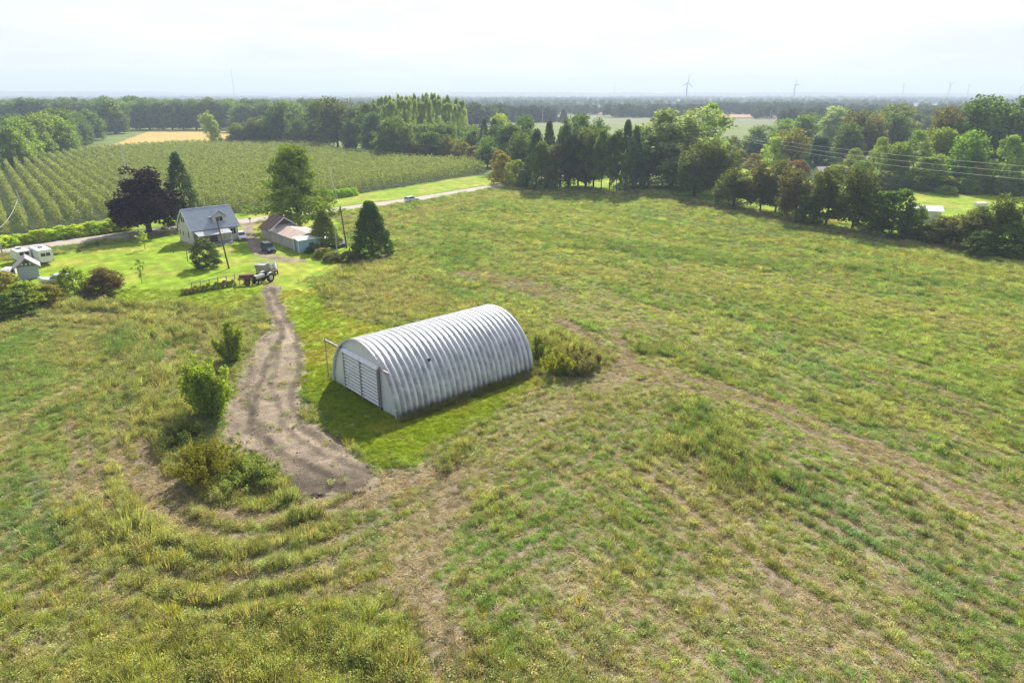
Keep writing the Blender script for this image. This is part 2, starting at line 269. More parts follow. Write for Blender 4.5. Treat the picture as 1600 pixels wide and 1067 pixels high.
# ------------------------------------------------------------------ materials
def mat(name, col, rough=.7, metal=0, var=.15, nscale=3.0, bump=.0, spec=.3, dirt=None, dirt_amt=.0, dscale=.8):
    m = bpy.data.materials.new(name); m.use_nodes = True; t = m.node_tree; b = t.nodes['Principled BSDF']
    b.inputs['Roughness'].default_value = rough; b.inputs['Metallic'].default_value = metal; b.inputs['Specular IOR Level'].default_value = spec
    tc = N(t, 'ShaderNodeTexCoord'); n = N(t, 'ShaderNodeTexNoise', i_Scale=nscale, i_Detail=6.0, i_Roughness=.65); Lk(t, tc.outputs['Object'], n.inputs['Vector'])
    r = N(t, 'ShaderNodeMapRange'); r.inputs[1].default_value = .3; r.inputs[2].default_value = .7; r.inputs[3].default_value = 1 - var; r.inputs[4].default_value = 1 + var
    Lk(t, n.outputs[0], r.inputs[0])
    mu = N(t, 'ShaderNodeMix', data_type='RGBA', blend_type='MULTIPLY'); mu.inputs[0].default_value = 1; mu.inputs[6].default_value = (*col, 1); Lk(t, r.outputs[0], mu.inputs[7])
    out = mu.outputs[2]
    if dirt:
        n2 = N(t, 'ShaderNodeTexNoise', i_Scale=dscale, i_Detail=8.0, i_Roughness=.7); Lk(t, tc.outputs['Object'], n2.inputs['Vector'])
        r2 = N(t, 'ShaderNodeMapRange'); r2.inputs[1].default_value = .5; r2.inputs[2].default_value = .68; r2.inputs[4].default_value = dirt_amt; Lk(t, n2.outputs[0], r2.inputs[0])
        m2 = N(t, 'ShaderNodeMix', data_type='RGBA'); Lk(t, r2.outputs[0], m2.inputs[0]); Lk(t, out, m2.inputs[6]); m2.inputs[7].default_value = (*dirt, 1); out = m2.outputs[2]
    Lk(t, out, b.inputs['Base Color'])
    if bump:
        bp = N(t, 'ShaderNodeBump', i_Strength=bump, i_Distance=.05); Lk(t, n.outputs[0], bp.inputs['Height']); Lk(t, bp.outputs[0], b.inputs['Normal'])
    return m
def leafmat(name, transl=.42, use='obj', var=.35, sat_tip=None):
    """foliage: object colour x clump variation, partly translucent"""
    m = bpy.data.materials.new(name); m.use_nodes = True; t = m.node_tree; t.nodes.clear()
    if use == 'inst': src = N(t, 'ShaderNodeAttribute', attribute_type='INSTANCER', attribute_name='col').outputs['Color']
    else: src = N(t, 'ShaderNodeObjectInfo').outputs['Color']
    at = N(t, 'ShaderNodeAttribute', attribute_type='GEOMETRY', attribute_name='lv')
    r = N(t, 'ShaderNodeMapRange'); r.inputs[3].default_value = 1 - var; r.inputs[4].default_value = 1 + var; Lk(t, at.outputs['Fac'], r.inputs[0])
    mu = N(t, 'ShaderNodeMix', data_type='RGBA', blend_type='MULTIPLY'); mu.inputs[0].default_value = 1; Lk(t, src, mu.inputs[6]); Lk(t, r.outputs[0], mu.inputs[7])
    out = mu.outputs[2]
    if sat_tip:
        at2 = N(t, 'ShaderNodeAttribute', attribute_type='GEOMETRY', attribute_name='tip'); m3 = N(t, 'ShaderNodeMix', data_type='RGBA'); Lk(t, at2.outputs['Fac'], m3.inputs[0]); Lk(t, out, m3.inputs[6]); m3.inputs[7].default_value = (*sat_tip, 1); out = m3.outputs[2]
    d = N(t, 'ShaderNodeBsdfDiffuse'); Lk(t, out, d.inputs[0])
    tr = N(t, 'ShaderNodeBsdfTranslucent'); hs = N(t, 'ShaderNodeMix', data_type='RGBA', blend_type='MULTIPLY'); hs.inputs[0].default_value = 1; Lk(t, out, hs.inputs[6]); hs.inputs[7].default_value = (1.4, 1.45, .7, 1); Lk(t, hs.outputs[2], tr.inputs[0])
    ms = N(t, 'ShaderNodeMixShader'); ms.inputs[0].default_value = transl; Lk(t, d.outputs[0], ms.inputs[1]); Lk(t, tr.outputs[0], ms.inputs[2])
    o = N(t, 'ShaderNodeOutputMaterial'); Lk(t, ms.outputs[0], o.inputs[0]); return m
M_LEAF = leafmat('leaf'); M_TIP = leafmat('leaf_autumn', sat_tip=(.16, .135, .035)); M_NEEDLE = leafmat('needle', transl=.2, var=.3); M_TUFT = leafmat('weed', transl=.35, use='inst', var=.3)
M_BARK = mat('bark', (.10, .08, .06), .9, var=.35, nscale=6, bump=.5)
def groundmat(name, scale=1.0, residue=True, bump=.6):
    m = bpy.data.materials.new(name); m.use_nodes = True; t = m.node_tree; b = t.nodes['Principled BSDF']
    b.inputs['Roughness'].default_value = .95; b.inputs['Specular IOR Level'].default_value = .1
    vc = N(t, 'ShaderNodeAttribute', attribute_type='GEOMETRY', attribute_name='Col'); tc = N(t, 'ShaderNodeTexCoord')
    n = N(t, 'ShaderNodeTexNoise', i_Scale=3.2 * scale, i_Detail=9.0, i_Roughness=.75); Lk(t, tc.outputs['Object'], n.inputs['Vector'])
    r = N(t, 'ShaderNodeMapRange'); r.inputs[1].default_value = .3; r.inputs[2].default_value = .7; r.inputs[3].default_value = .6; r.inputs[4].default_value = 1.4; Lk(t, n.outputs[0], r.inputs[0])
    mu = N(t, 'ShaderNodeMix', data_type='RGBA', blend_type='MULTIPLY'); mu.inputs[0].default_value = 1; Lk(t, vc.outputs['Color'], mu.inputs[6]); Lk(t, r.outputs[0], mu.inputs[7]); out = mu.outputs[2]
    n3 = N(t, 'ShaderNodeTexNoise', i_Scale=.35 * scale, i_Detail=5.0, i_Roughness=.6); Lk(t, tc.outputs['Object'], n3.inputs['Vector'])
    r3 = N(t, 'ShaderNodeMapRange'); r3.inputs[1].default_value = .35; r3.inputs[2].default_value = .65; r3.inputs[3].default_value = .82; r3.inputs[4].default_value = 1.15; Lk(t, n3.outputs[0], r3.inputs[0])
    mu3 = N(t, 'ShaderNodeMix', data_type='RGBA', blend_type='MULTIPLY'); mu3.inputs[0].default_value = 1; Lk(t, out, mu3.inputs[6]); Lk(t, r3.outputs[0], mu3.inputs[7]); out = mu3.outputs[2]
    if residue:   # pale straw litter
        v = N(t, 'ShaderNodeTexNoise', i_Scale=11.0, i_Detail=4.0, i_Roughness=.8, i_Distortion=1.5); Lk(t, tc.outputs['Object'], v.inputs['Vector'])
        r2 = N(t, 'ShaderNodeMapRange'); r2.inputs[1].default_value = .56; r2.inputs[2].default_value = .63; r2.inputs[4].default_value = .6; Lk(t, v.outputs[0], r2.inputs[0])
        m2 = N(t, 'ShaderNodeMix', data_type='RGBA'); Lk(t, r2.outputs[0], m2.inputs[0]); Lk(t, out, m2.inputs[6]); m2.inputs[7].default_value = (.42, .34, .22, 1); out = m2.outputs[2]
    Lk(t, out, b.inputs['Base Color'])
    bp = N(t, 'ShaderNodeBump', i_Strength=bump, i_Distance=.12); Lk(t, n.outputs[0], bp.inputs['Height']); Lk(t, bp.outputs[0], b.inputs['Normal'])
    return m
M_FIELD = groundmat('field_soil'); M_LAWN = groundmat('lawn', 1.0, False, .8); M_TRACK = groundmat('dirt', 1.3, False, .9); M_FAR = groundmat('far_ground', .2, False, .3)

# ------------------------------------------------------------------ ground sheets (one fan-shaped grid, faces shared out by what covers them)
NR, NC = 960, 820
yy = 9 * (760 / 9) ** (np.arange(NR) / (NR - 1)); ss = np.linspace(-1, 1, NC); half = 1.02 * yy + 30
X = (ss[None, :] * half[:, None]).ravel(); Y = np.repeat(yy, NC)
Z = height(X, Y) * sst(600 - Y, 0, 100); _e = sst(np.abs(np.tile(ss, NR)), .96, 1); Z = Z * (1 - _e) - .64 * _e
wob = 1.1
wx = X + (fbm(X / 1.5, Y / 1.5 + 2, 4) - .5) * 2 * wob; wy = Y + (fbm(X / 1.5 + 21, Y / 1.5, 4) - .5) * 2 * wob
cls = np.zeros(X.shape, int)
cls[inpoly(wx, wy, YARD)] = 1; cls[inpoly(wx, wy, PASTURE)] = 1; cls[inpoly(X, Y, VERGE)] = 1
dr = dline(wx, wy, DRIVE); cls[(dr < 1.5) | (dline(wx, wy, PATH2) < .9)] = 2
cls[inpoly(X + (fbm(X / 1.1, Y / 1.1 + 2, 5) - .5) * 2.6, Y + (fbm(X / 1.1 + 21, Y / 1.1, 5) - .5) * 2.6, TRACK)] = 2
cls[inpoly(wx, wy, ORCH)] = 3; cls[inpoly(wx, wy, TAN)] = 4
rd = dline(X, Y, ROAD); side = np.zeros(X.shape, bool)
RX = np.array([p[0] for p in ROAD]); RY = np.array([p[1] for p in ROAD]); beyond = (Y > np.interp(X, RX, RY)) | (X > RX[-1]) & (Y > 245 - (X - RX[-1]) * .55 + 30)
beyond |= Y > 330
cls[(cls == 0) & beyond] = 5
COL = np.zeros((len(X), 3))
fm = cls == 0
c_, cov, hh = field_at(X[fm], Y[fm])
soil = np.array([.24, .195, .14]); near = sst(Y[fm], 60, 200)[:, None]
COL[fm] = soil * (1 - cov[:, None] * (.55 + .35 * near)) + c_ * .68 * cov[:, None] * (.55 + .35 * near)  # weed-covered ground darkened: shade between the tufts put into its colour
a = fbm(X / 6, Y / 6, 4)[:, None]; b2 = fbm(X / 1.6 + 4, Y / 1.6, 3)[:, None]
lg = np.array([.19, .29, .014]); ly = np.array([.28, .30, .04])
lawn = lg * (1 - sst(a, .42, .72)) + ly * sst(a, .42, .72); nh = (1 - sst(np.hypot(X - QO[0], Y - QO[1]), 10, 40))[:, None]; lawn = (lawn * (1 - .4 * nh) + np.array([.27, .32, .06]) * .4 * nh) * (.62 + .76 * b2)
k = (1 - sst(np.min([dline(X, Y, G([(p, q)])) for p, q in ((255, 462), (360, 465), (430, 480), (420, 405))], axis=0), 1, 7))[:, None] * .45 * b2 * 1.4
lawn = lawn * (1 - k) + np.array([.25, .21, .10]) * k
lawn = lawn * (1 + .09 * np.sin((X * .8 + Y * .6) * 3.1) * sst(b2[:, 0], .3, .6))[:, None]
COL[cls == 1] = lawn[cls == 1]
tr = np.array([.255, .205, .152]) * (.55 + .8 * fbm(X / 1.6, Y / 1.6 + 7, 5))[:, None]
kz = (1 - sst(dline(X, Y, G([(455, 765), (520, 768), (600, 750)])), 1.2, 5))[:, None]; tr = tr * (1 - .42 * kz)
for P, w, kk in ((G([(412, 450), (425, 490), (445, 520), (420, 560), (400, 620), (390, 670), (450, 715), (520, 745)]),   .38, .55), (G([(424, 450), (440, 485), (463, 525), (470, 570), (455, 620), (470, 665), (530, 705)]), .42, .55), (G([(440, 520), (425, 600), (440, 660), (500, 710), (570, 735)]), .3, .66), (G([(395, 560), (385, 630), (420, 690)]), .3, .7), (G([(430, 640), (480, 690), (560, 720)]), .25, 1.3), (G([(455, 500), (448, 540), (430, 580)]), .5, 1.25), (G([(470, 760), (540, 768), (630, 745)]), .9, .62)):
    kx = dline(X + (b2[:, 0] - .5) * .8, Y, P); kz = (1 - sst(kx, w * .5, w * 1.6))[:, None]; tr = tr * (1 - kz) + tr * kk * kz
gk = (sst(fbm(X / 1.4 + 90, Y / 1.4, 4), .53, .62) * (1 - sst(dline(X, Y, G([(430, 540), (440, 580), (425, 560)])), 1, 3.5)))[:, None]
gk = gk * .45; tr = tr * (1 - .7 * gk) + np.array([.17, .19, .05]) * .7 * gk
COL[cls == 2] = tr[cls == 2]
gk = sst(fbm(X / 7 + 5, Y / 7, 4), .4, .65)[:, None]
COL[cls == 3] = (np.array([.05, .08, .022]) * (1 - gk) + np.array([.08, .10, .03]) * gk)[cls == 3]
COL[cls == 4] = (np.array([.44, .31, .10]) * (.8 + .4 * fbm(X / 14, Y / 5, 4)[:, None]))[cls == 4]
COL[cls == 5] = (np.array([.14, .18, .045]) * (.7 + .6 * fbm(X / 18 + 3, Y / 18, 4)[:, None]))[cls == 5]
Vg = np.stack([X, Y, Z], 1); idx = np.arange(NR * NC).reshape(NR, NC)
Q = np.stack([idx[:-1, :-1], idx[:-1, 1:], idx[1:, 1:], idx[1:, :-1]], -1).reshape(-1, 4); qc = cls[Q[:, 0]]
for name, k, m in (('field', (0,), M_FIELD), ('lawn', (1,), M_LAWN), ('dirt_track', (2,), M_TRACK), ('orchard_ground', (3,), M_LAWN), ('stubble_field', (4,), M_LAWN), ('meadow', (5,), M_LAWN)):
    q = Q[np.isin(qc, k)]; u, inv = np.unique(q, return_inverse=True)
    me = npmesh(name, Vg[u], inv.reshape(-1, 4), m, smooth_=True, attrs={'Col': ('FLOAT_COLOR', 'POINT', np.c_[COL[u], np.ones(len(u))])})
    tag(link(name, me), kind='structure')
# ground out to the horizon
def farcol(x, y):
    a = fbm(x / 420, y / 260, 3)[:, None]; b = vnoise(np.floor(x / 330) + .5, np.floor(y / 420) + .5)[:, None]
    c = np.array([.13, .17, .05]) * (1 - b) + np.array([.20, .21, .09]) * b
    nr = (1 - sst(np.hypot(x, y), 500, 900))[:, None]; c = c * (1 - nr) + np.array([.16, .19, .06]) * nr
    return c * (.75 + .5 * a)
ys = np.r_[-400, 0, 200, 500, 700 * (11000 / 700) ** (np.arange(160) / 159)]; xs = np.linspace(-1, 1, 260)
X2 = (xs[None, :] * (1.3 * np.abs(ys) + 900)[:, None]).ravel(); Y2 = np.repeat(ys, 260); R2 = np.hypot(X2, Y2)
Z2 = -.66 + 0 * X2 + sst(Y2, 800, 3500) * (fbm(X2 / 1500, Y2 / 1500, 3) - .45) * 14
i2 = np.arange(len(ys) * 260).reshape(len(ys), 260); Q2 = np.stack([i2[:-1, :-1], i2[:-1, 1:], i2[1:, 1:], i2[1:, :-1]], -1).reshape(-1, 4)
c2 = farcol(X2, Y2)
tag(link('ground', npmesh('ground', np.stack([X2, Y2, Z2], 1), Q2, M_FAR, attrs={'Col': ('FLOAT_COLOR', 'POINT', np.c_[c2, np.ones(len(c2))])})), kind='structure')
def farz(x, y): return -.6 + sst(np.asarray(y, float), 800, 3500) * (fbm(np.atleast_1d(np.asarray(x, float)) / 1500, np.atleast_1d(np.asarray(y, float)) / 1500, 3) - .45) * 14
# far fields that the photograph shows as bands
def sheet(name, pts, col, z, sx=30, sy=30):
    P = G(pts); m = mat(name, col, .95, var=.18, nscale=.02, spec=.1)
    me = bpy.data.meshes.new(name)
    me.from_pydata([(x, y, z) for x, y in P], [], [tuple(range(len(P)))]); me.materials.append(m); return tag(link(name, me), kind='structure')
sheet('hay_field', [(590, 176), (800, 172), (980, 176), (1180, 180), (1260, 200), (1060, 222), (900, 205), (790, 196), (600, 190)], (.15, .17, .08), -.35)
sheet('grain_field', [(930, 176), (1120, 178), (1245, 181), (1240, 185), (1060, 184), (930, 179)], (.36, .22, .14), .3)
# hills on the skyline
NHX = 2400; hx = np.linspace(-9500, 9500, NHX); pr = [(4700, 0), (5300, .62), (5900, 1), (6600, .7), (8200, .95), (9600, .3)]
hv = []; _r9 = np.random.RandomState(9); hb_ = 33 + 62 * (fbm(hx / 2100 + 3, hx * 0 + 1, 4) - .46) - hx * .0022
for j_, (yy_, k) in enumerate(pr): hr = hb_ if j_ < 4 else 44 + 70 * (fbm(hx / 1700 + 9, hx * 0 + 5, 4) - .46) - hx * .0022; hv += [(x, yy_, -5 + k * h + r * 7) for x, h, r in zip(hx, hr, _r9.rand(NHX))]
ih = np.arange(len(pr) * NHX).reshape(len(pr), NHX); hq = np.stack([ih[:-1, :-1], ih[:-1, 1:], ih[1:, 1:], ih[1:, :-1]], -1).reshape(-1, 4)
tag(link('hills', npmesh('hills', hv, hq, mat('hill_woods', (.07, .10, .05), .95, var=.55, nscale=.006))), kind='structure')
# road: a raised gravelled asphalt strip
def strip(name, P, w, z, m, thick=.06):
    mb = MB(); L = []
    for i, p in enumerate(P):
        a = P[max(i - 1, 0)]; b = P[min(i + 1, len(P) - 1)]; tx, ty = b[0] - a[0], b[1] - a[1]; l = math.hypot(tx, ty); nx, ny = -ty / l, tx / l
        L.append([(p[0] + nx * w * s, p[1] + ny * w * s, z - (0 if abs(s) < .5 else thick)) for s in (-.56, -.49, .49, .56)])
    for A, B in zip(L[:-1], L[1:]):
        for i in range(3): mb.q(A[i], A[i + 1], B[i + 1], B[i])
    return tag(mb.build(name, m), kind='structure')
strip('road', ROAD, 6.2, .12, mat('road_surface', (.36, .31, .27), .9, var=.12, nscale=1.2, dirt=(.26, .23, .20), dirt_amt=.5, dscale=.25), .18)
# ------------------------------------------------------------------ plants
def quads(cen, size, rs, up=0.0, aspect=1.0, lean=None):
    """one randomly turned leaf quad per centre"""
    n = len(cen); u = rs.normal(size=(n, 3)); u /= np.linalg.norm(u, axis=1)[:, None]
    w = rs.normal(size=(n, 3)); w -= (w * u).sum(1)[:, None] * u; w /= np.linalg.norm(w, axis=1)[:, None]
    s = (size * (.6 + .8 * rs.rand(n)))[:, None] * .5
    u = u * s * aspect; w = w * s
    V = np.stack([cen - u, cen + w * .8, cen + u, cen - w * .8], 1).reshape(-1, 3)
    return V, np.arange(4 * n).reshape(n, 4)
def crownmesh(name, cl, rad, per, size, m, rs, tipk=0.0, H=12.0, squash=.8):
    cl = np.asarray(cl); rad = np.broadcast_to(rad, (len(cl),)); n = len(cl) * per
    c = np.repeat(cl, per, 0); r = np.repeat(rad, per)
    o = rs.normal(size=(n, 3)); o /= np.linalg.norm(o, axis=1)[:, None]; o *= (rs.rand(n) ** .45)[:, None] * r[:, None]; o[:, 2] *= squash
    P = c + o; P[:, 2] = np.maximum(P[:, 2], .05); V, Fq = quads(P, np.full(n, size), rs)
    lv = np.clip(np.repeat(rs.rand(len(cl)), per) * .55 + rs.rand(n) * .45, 0, 1)
    tip = np.clip((P[:, 2] / H - .45) * 2.2, 0, 1) * tipk * (rs.rand(n) > .25) + (np.repeat(rs.rand(len(cl)), per) > .82) * tipk * .5
    return npmesh(name, V, Fq, m, attrs={'lv': ('FLOAT', 'FACE', lv), 'tip': ('FLOAT', 'FACE', np.clip(tip, 0, 1))})
def trunkmesh(name, h, r, limbs, rs, lean=0, spread=.22, top=.7):
    mb = MB(); p = Vector((0, 0, -.3)); n = 4; rr = r
    for i in range(n):
        q = Vector((lean * (i + 1) / n + rs.normal() * .06 * r * 4, rs.normal() * .06 * r * 4, h * top * (i + 1) / n)); r2 = r * (1 - .8 * (i + 1) / n)
        mb.tube(p, q, rr, r2, 7, False); p, rr = q, r2
    for i in range(limbs):
        z = h * (.3 + .45 * rs.rand()); a = rs.rand() * 6.283; l = h * spread * (.6 + .6 * rs.rand())
        mb.tube((lean * z / h, 0, z), (math.cos(a) * l, math.sin(a) * l, z + l * .7), r * .35, r * .08, 5, False)
    me = bpy.data.meshes.new(name); me.from_pydata(mb.v, [], mb.f); me.materials.append(M_BARK); return me
PROTO = {}
def envelope(kind, rs):
    """clump centres of a crown 12 m tall and 8 m wide"""
    P = []
    if kind in ('round', 'autumn', 'beech', 'willow', 'wood'):
        lobes = [(rs.normal() * 1.5, rs.normal() * 1.5, 6.2 + rs.normal() * 1.7, 1.7 + rs.rand() * 1.0) for _ in range(11)] + [(0, 0, 7, 3.0), (0, 0, 9.6, 1.7), (.3, 0, 4.3, 2.4)]
        for x, y, z, r in lobes:
            for _ in range(13):
                d = rs.normal(size=3); d /= np.linalg.norm(d); P.append((np.clip(x + d[0] * r, -4, 4), np.clip(y + d[1] * r, -4, 4), np.clip(z + d[2] * r * 1.0, 1.9, 11.6)))
        if kind in ('wood', 'beech', 'autumn'):
            for _ in range(50): a = rs.rand() * 6.283; R = 3.0 + rs.rand() * .8; P.append((math.cos(a) * R, math.sin(a) * R, {'wood': .9, 'beech': 1.9, 'autumn': 2.0}[kind] + rs.rand() * 4))
        if kind == 'willow':
            for _ in range(90):
                a = rs.rand() * 6.283; R = 3.2 + rs.rand() * .8; P.append((math.cos(a) * R, math.sin(a) * R, 1.2 + rs.rand() * 6))
    elif kind in ('poplar', 'columnar'):
        for _ in range(120):
            z = (3.2 if kind == 'columnar' else 1.6) + rs.rand() * (8.4 if kind == 'columnar' else 10); t = z / 12; R = 3.3 * math.sin(min(1, (1.04 - t) * 1.9) * 1.45) * (.55 + .5 * rs.rand()); a = rs.rand() * 6.283
            P.append((math.cos(a) * R, math.sin(a) * R, z))
        if kind == 'poplar':
            for _ in range(24): a = rs.rand() * 6.283; P.append((math.cos(a) * 2.7, math.sin(a) * 2.7, .8 + rs.rand() * 2.5))
    elif kind in ('spruce', 'cedar'):
        n = 200 if kind == 'spruce' else 340
        for i in range(n):
            z = .6 + 11.2 * (i + rs.rand()) / n; R = 3.9 * (1 - z / 12) ** (.8 if kind == 'spruce' else .72) * (.6 + .45 * rs.rand()); a = i * 2.4 + rs.rand()
            if kind == 'cedar': R = min(R, 3.2 + rs.rand() * .6)
            P.append((math.cos(a) * R, math.sin(a) * R, z - .25 * R * (kind == 'spruce')))
    elif kind == 'pine':
        for i in range(38):
            z = 1.3 + 10.1 * i / 38; a = i * 2.4; L = 4.0 * (1 - z / 12.9) ** .95 * (.62 + .5 * rs.rand())
            for k in range(7): t = .3 + .7 * k / 6; P.append((math.cos(a) * L * t + rs.normal() * .25, math.sin(a) * L * t + rs.normal() * .25, z + .5 * t + rs.normal() * .15))
    elif kind == 'bush':
        for _ in range(110):
            a = rs.rand() * 6.283; t = rs.rand(); R = 3.7 * math.sqrt(1 - (t * .95) ** 2) * (.5 + .5 * rs.rand()); P.append((math.cos(a) * R, math.sin(a) * R, .8 + t * 10.3))
    elif kind == 'sapling':
        for _ in range(26):
            a = rs.rand() * 6.283; t = rs.rand(); R = 3.0 * math.sin(t * 2.8 + .2) * rs.rand(); P.append((math.cos(a) * R, math.sin(a) * R, 3.5 + t * 8))
    P = np.array(P, float); cr = SPEC[kind][1]
    P[:, :2] *= (4.1 - cr * .55) / np.percentile(np.hypot(P[:, 0], P[:, 1]), 94); P[:, 2] *= (12.1 - cr * .5) / P[:, 2].max()
    return P
SPEC = {  # leaf mat, clump radius, leaves per clump, leaf size, trunk radius, limbs, tip
 'round': (M_LEAF, 1.0, 44, .36, .30, 7, 0), 'autumn': (M_TIP, 1.0, 44, .36, .28, 7, .3), 'beech': (M_LEAF, 1.05, 80, .34, .40, 8, 0), 'willow': (M_LEAF, .9, 70, .34, .3, 4, 0), 'wood': (M_LEAF, 1.1, 44, .40, .3, 4, 0), 'poplar': (M_LEAF, .95, 44, .36, .2, 3, 0),
 'columnar': (M_TIP, .95, 42, .36, .2, 4, .3), 'spruce': (M_NEEDLE, .62, 30, .34, .22, 0, 0), 'cedar': (M_NEEDLE, .75, 48, .30, .22, 0, 0), 'pine': (M_NEEDLE, .85, 40, .36, .26, 9, 0), 'bush': (M_LEAF, .95, 44, .5, .15, 6, 0), 'sapling': (M_LEAF, .9, 22, .55, .16, 5, 0)}
def proto(kind, v):
    if (kind, v) not in PROTO:
        rs = np.random.RandomState(hash((len(kind) * 7 + ord(kind[0]) * 3 + ord(kind[-1]), v)) % 99991)
        m, cr, per, sz, tr_, lb, tip = SPEC[kind]
        PROTO[kind, v] = (crownmesh('crown_' + kind, envelope(kind, rs), cr, per, sz, m, rs, tip), trunkmesh('trunk_' + kind, 12, tr_, lb, rs))
    return PROTO[kind, v]
ri = random.Random(5)
TREES = []
def tree(px, by, ty, w, kind, col, label, name='tree', group=None, cat='tree', v=None, dist=None, h=None):
    if dist is None: x, y = g(px, by)
    else: y = dist; x = (px - 800) * y / (F * CP + 150)
    if h is None: h = hz(ty, y)
    ww = max(w * mpp(y), .5) * (1.22 if kind in ('spruce', 'round', 'autumn', 'columnar', 'wood') else 1.08); h = min(max(h, .6), 36)
    cm, tm = proto(kind, v if v is not None else ri.randrange(3))
    o = empty(name, (x, y, -.02), ri.random() * 6.28, label, cat, group); o.scale = (ww / 8, ww / 8, h / 12)
    c = link('crown', cm, o); j = .88 + .24 * ri.random(); j *= 1.0 if kind == 'beech' else 2.2; c.color = (col[0] * j * (.93 + .14 * ri.random()), col[1] * j, col[2] * j, 1)
    link('trunk', tm, o); TREES.append((x, y)); return o
DK = (.062, .092, .03); MG = (.09, .13, .035); LG = (.12, .165, .04); YG = (.17, .20, .035); BL = (.052, .082, .042); OR = (.14, .12, .035); RD = (.12, .07, .03); GY = (.14, .17, .08)
tree(233, 363, 264, 88, 'beech', (.030, .015, .032), 'large dark purple copper beech on the lawn beside the white farmhouse', 'beech_tree')
tree(291, 354, 240, 52, 'spruce', (.040, .066, .034), 'tall dark pointed spruce between the purple tree and the farmhouse', 'spruce_tree')
tree(468, 357, 228, 100, 'pine', (.105, .13, .022), 'tall spreading yellow green pine behind the long brown roofed shed', 'pine_tree')
tree(508, 387, 328, 44, 'cedar', (.10, .115, .02), 'yellowish cedar beside the round grey tank and pale blue lean-to', 'cedar_tree')
tree(582, 399, 315, 60, 'cedar', (.045, .075, .022), 'dense dark green conical cedar at the edge of the field', 'cedar_tree')
tree(227, 390, 360, 22, 'sapling', YG, 'thin yellow green sapling on the lawn in the shade of the purple tree', 'sapling')
tree(222, 443, 405, 20, 'sapling', MG, 'thin dark green sapling standing alone in the middle of the lawn', 'sapling')
tree(323, 418, 373, 42, 'bush', (.055, .08, .035), 'rounded grey green bush in front of the farmhouse porch', 'bush', cat='bush')
tree(118, 463, 418, 42, 'bush', (.12, .15, .03), 'yellow green bush between the covered boat and the red brown crab apple', 'bush', cat='bush')
tree(162, 461, 420, 48, 'autumn', (.085, .065, .035), 'red brown crab apple leaning over the brush pile on the lawn edge', 'crab_apple_tree')
tree(152, 384, 377, 6, 'bush', DK, 'tiny dark shrub on the lawn beside the road, the farther of two', 'small_shrub', cat='shrub')
tree(124, 394, 388, 6, 'bush', DK, 'tiny dark shrub on the lawn by the road, the nearer of two', 'small_shrub', cat='shrub')
for px, by, ty, w, col, lb in ((8, 486, 425, 62, OR, 'orange tinted bush at the left edge of the yard'), (45, 486, 440, 56, YG, 'yellow green bush just in front of the grey shed'), (78, 478, 445, 48, OR, 'brownish bush in front of the covered boat'), (22, 495, 455, 60, MG, 'green bush lowest in the thicket at the yard corner'), (-25, 480, 430, 60, YG, 'yellowish bush at the very edge of the thicket by the grey shed')):
    tree(px, by, ty, w, 'bush', col, lb, 'bush', 'thicket at the yard corner', 'bush')
# hedge along the far side of the road
for i in range(22):
    px = -10 + i * 9.8; py = 388 - i * 1.45 + ri.random() * 2
    tree(px, py, py - 15 - ri.random() * 6, 24, 'bush', (.25, .30, .045), 'yellow green bush in the hedge along the far side of the road', 'hedge_bush', 'hedge bushes between the road and the orchard', 'bush')
for i in range(6): tree(508 + i * 9, 312 - i * 1.2, 298 - i, 14, 'bush', (.17, .25, .03), 'bright green bush at the roadside below the orchard rows', 'hedge_bush', 'bright bushes on the roadside verge', 'bush')
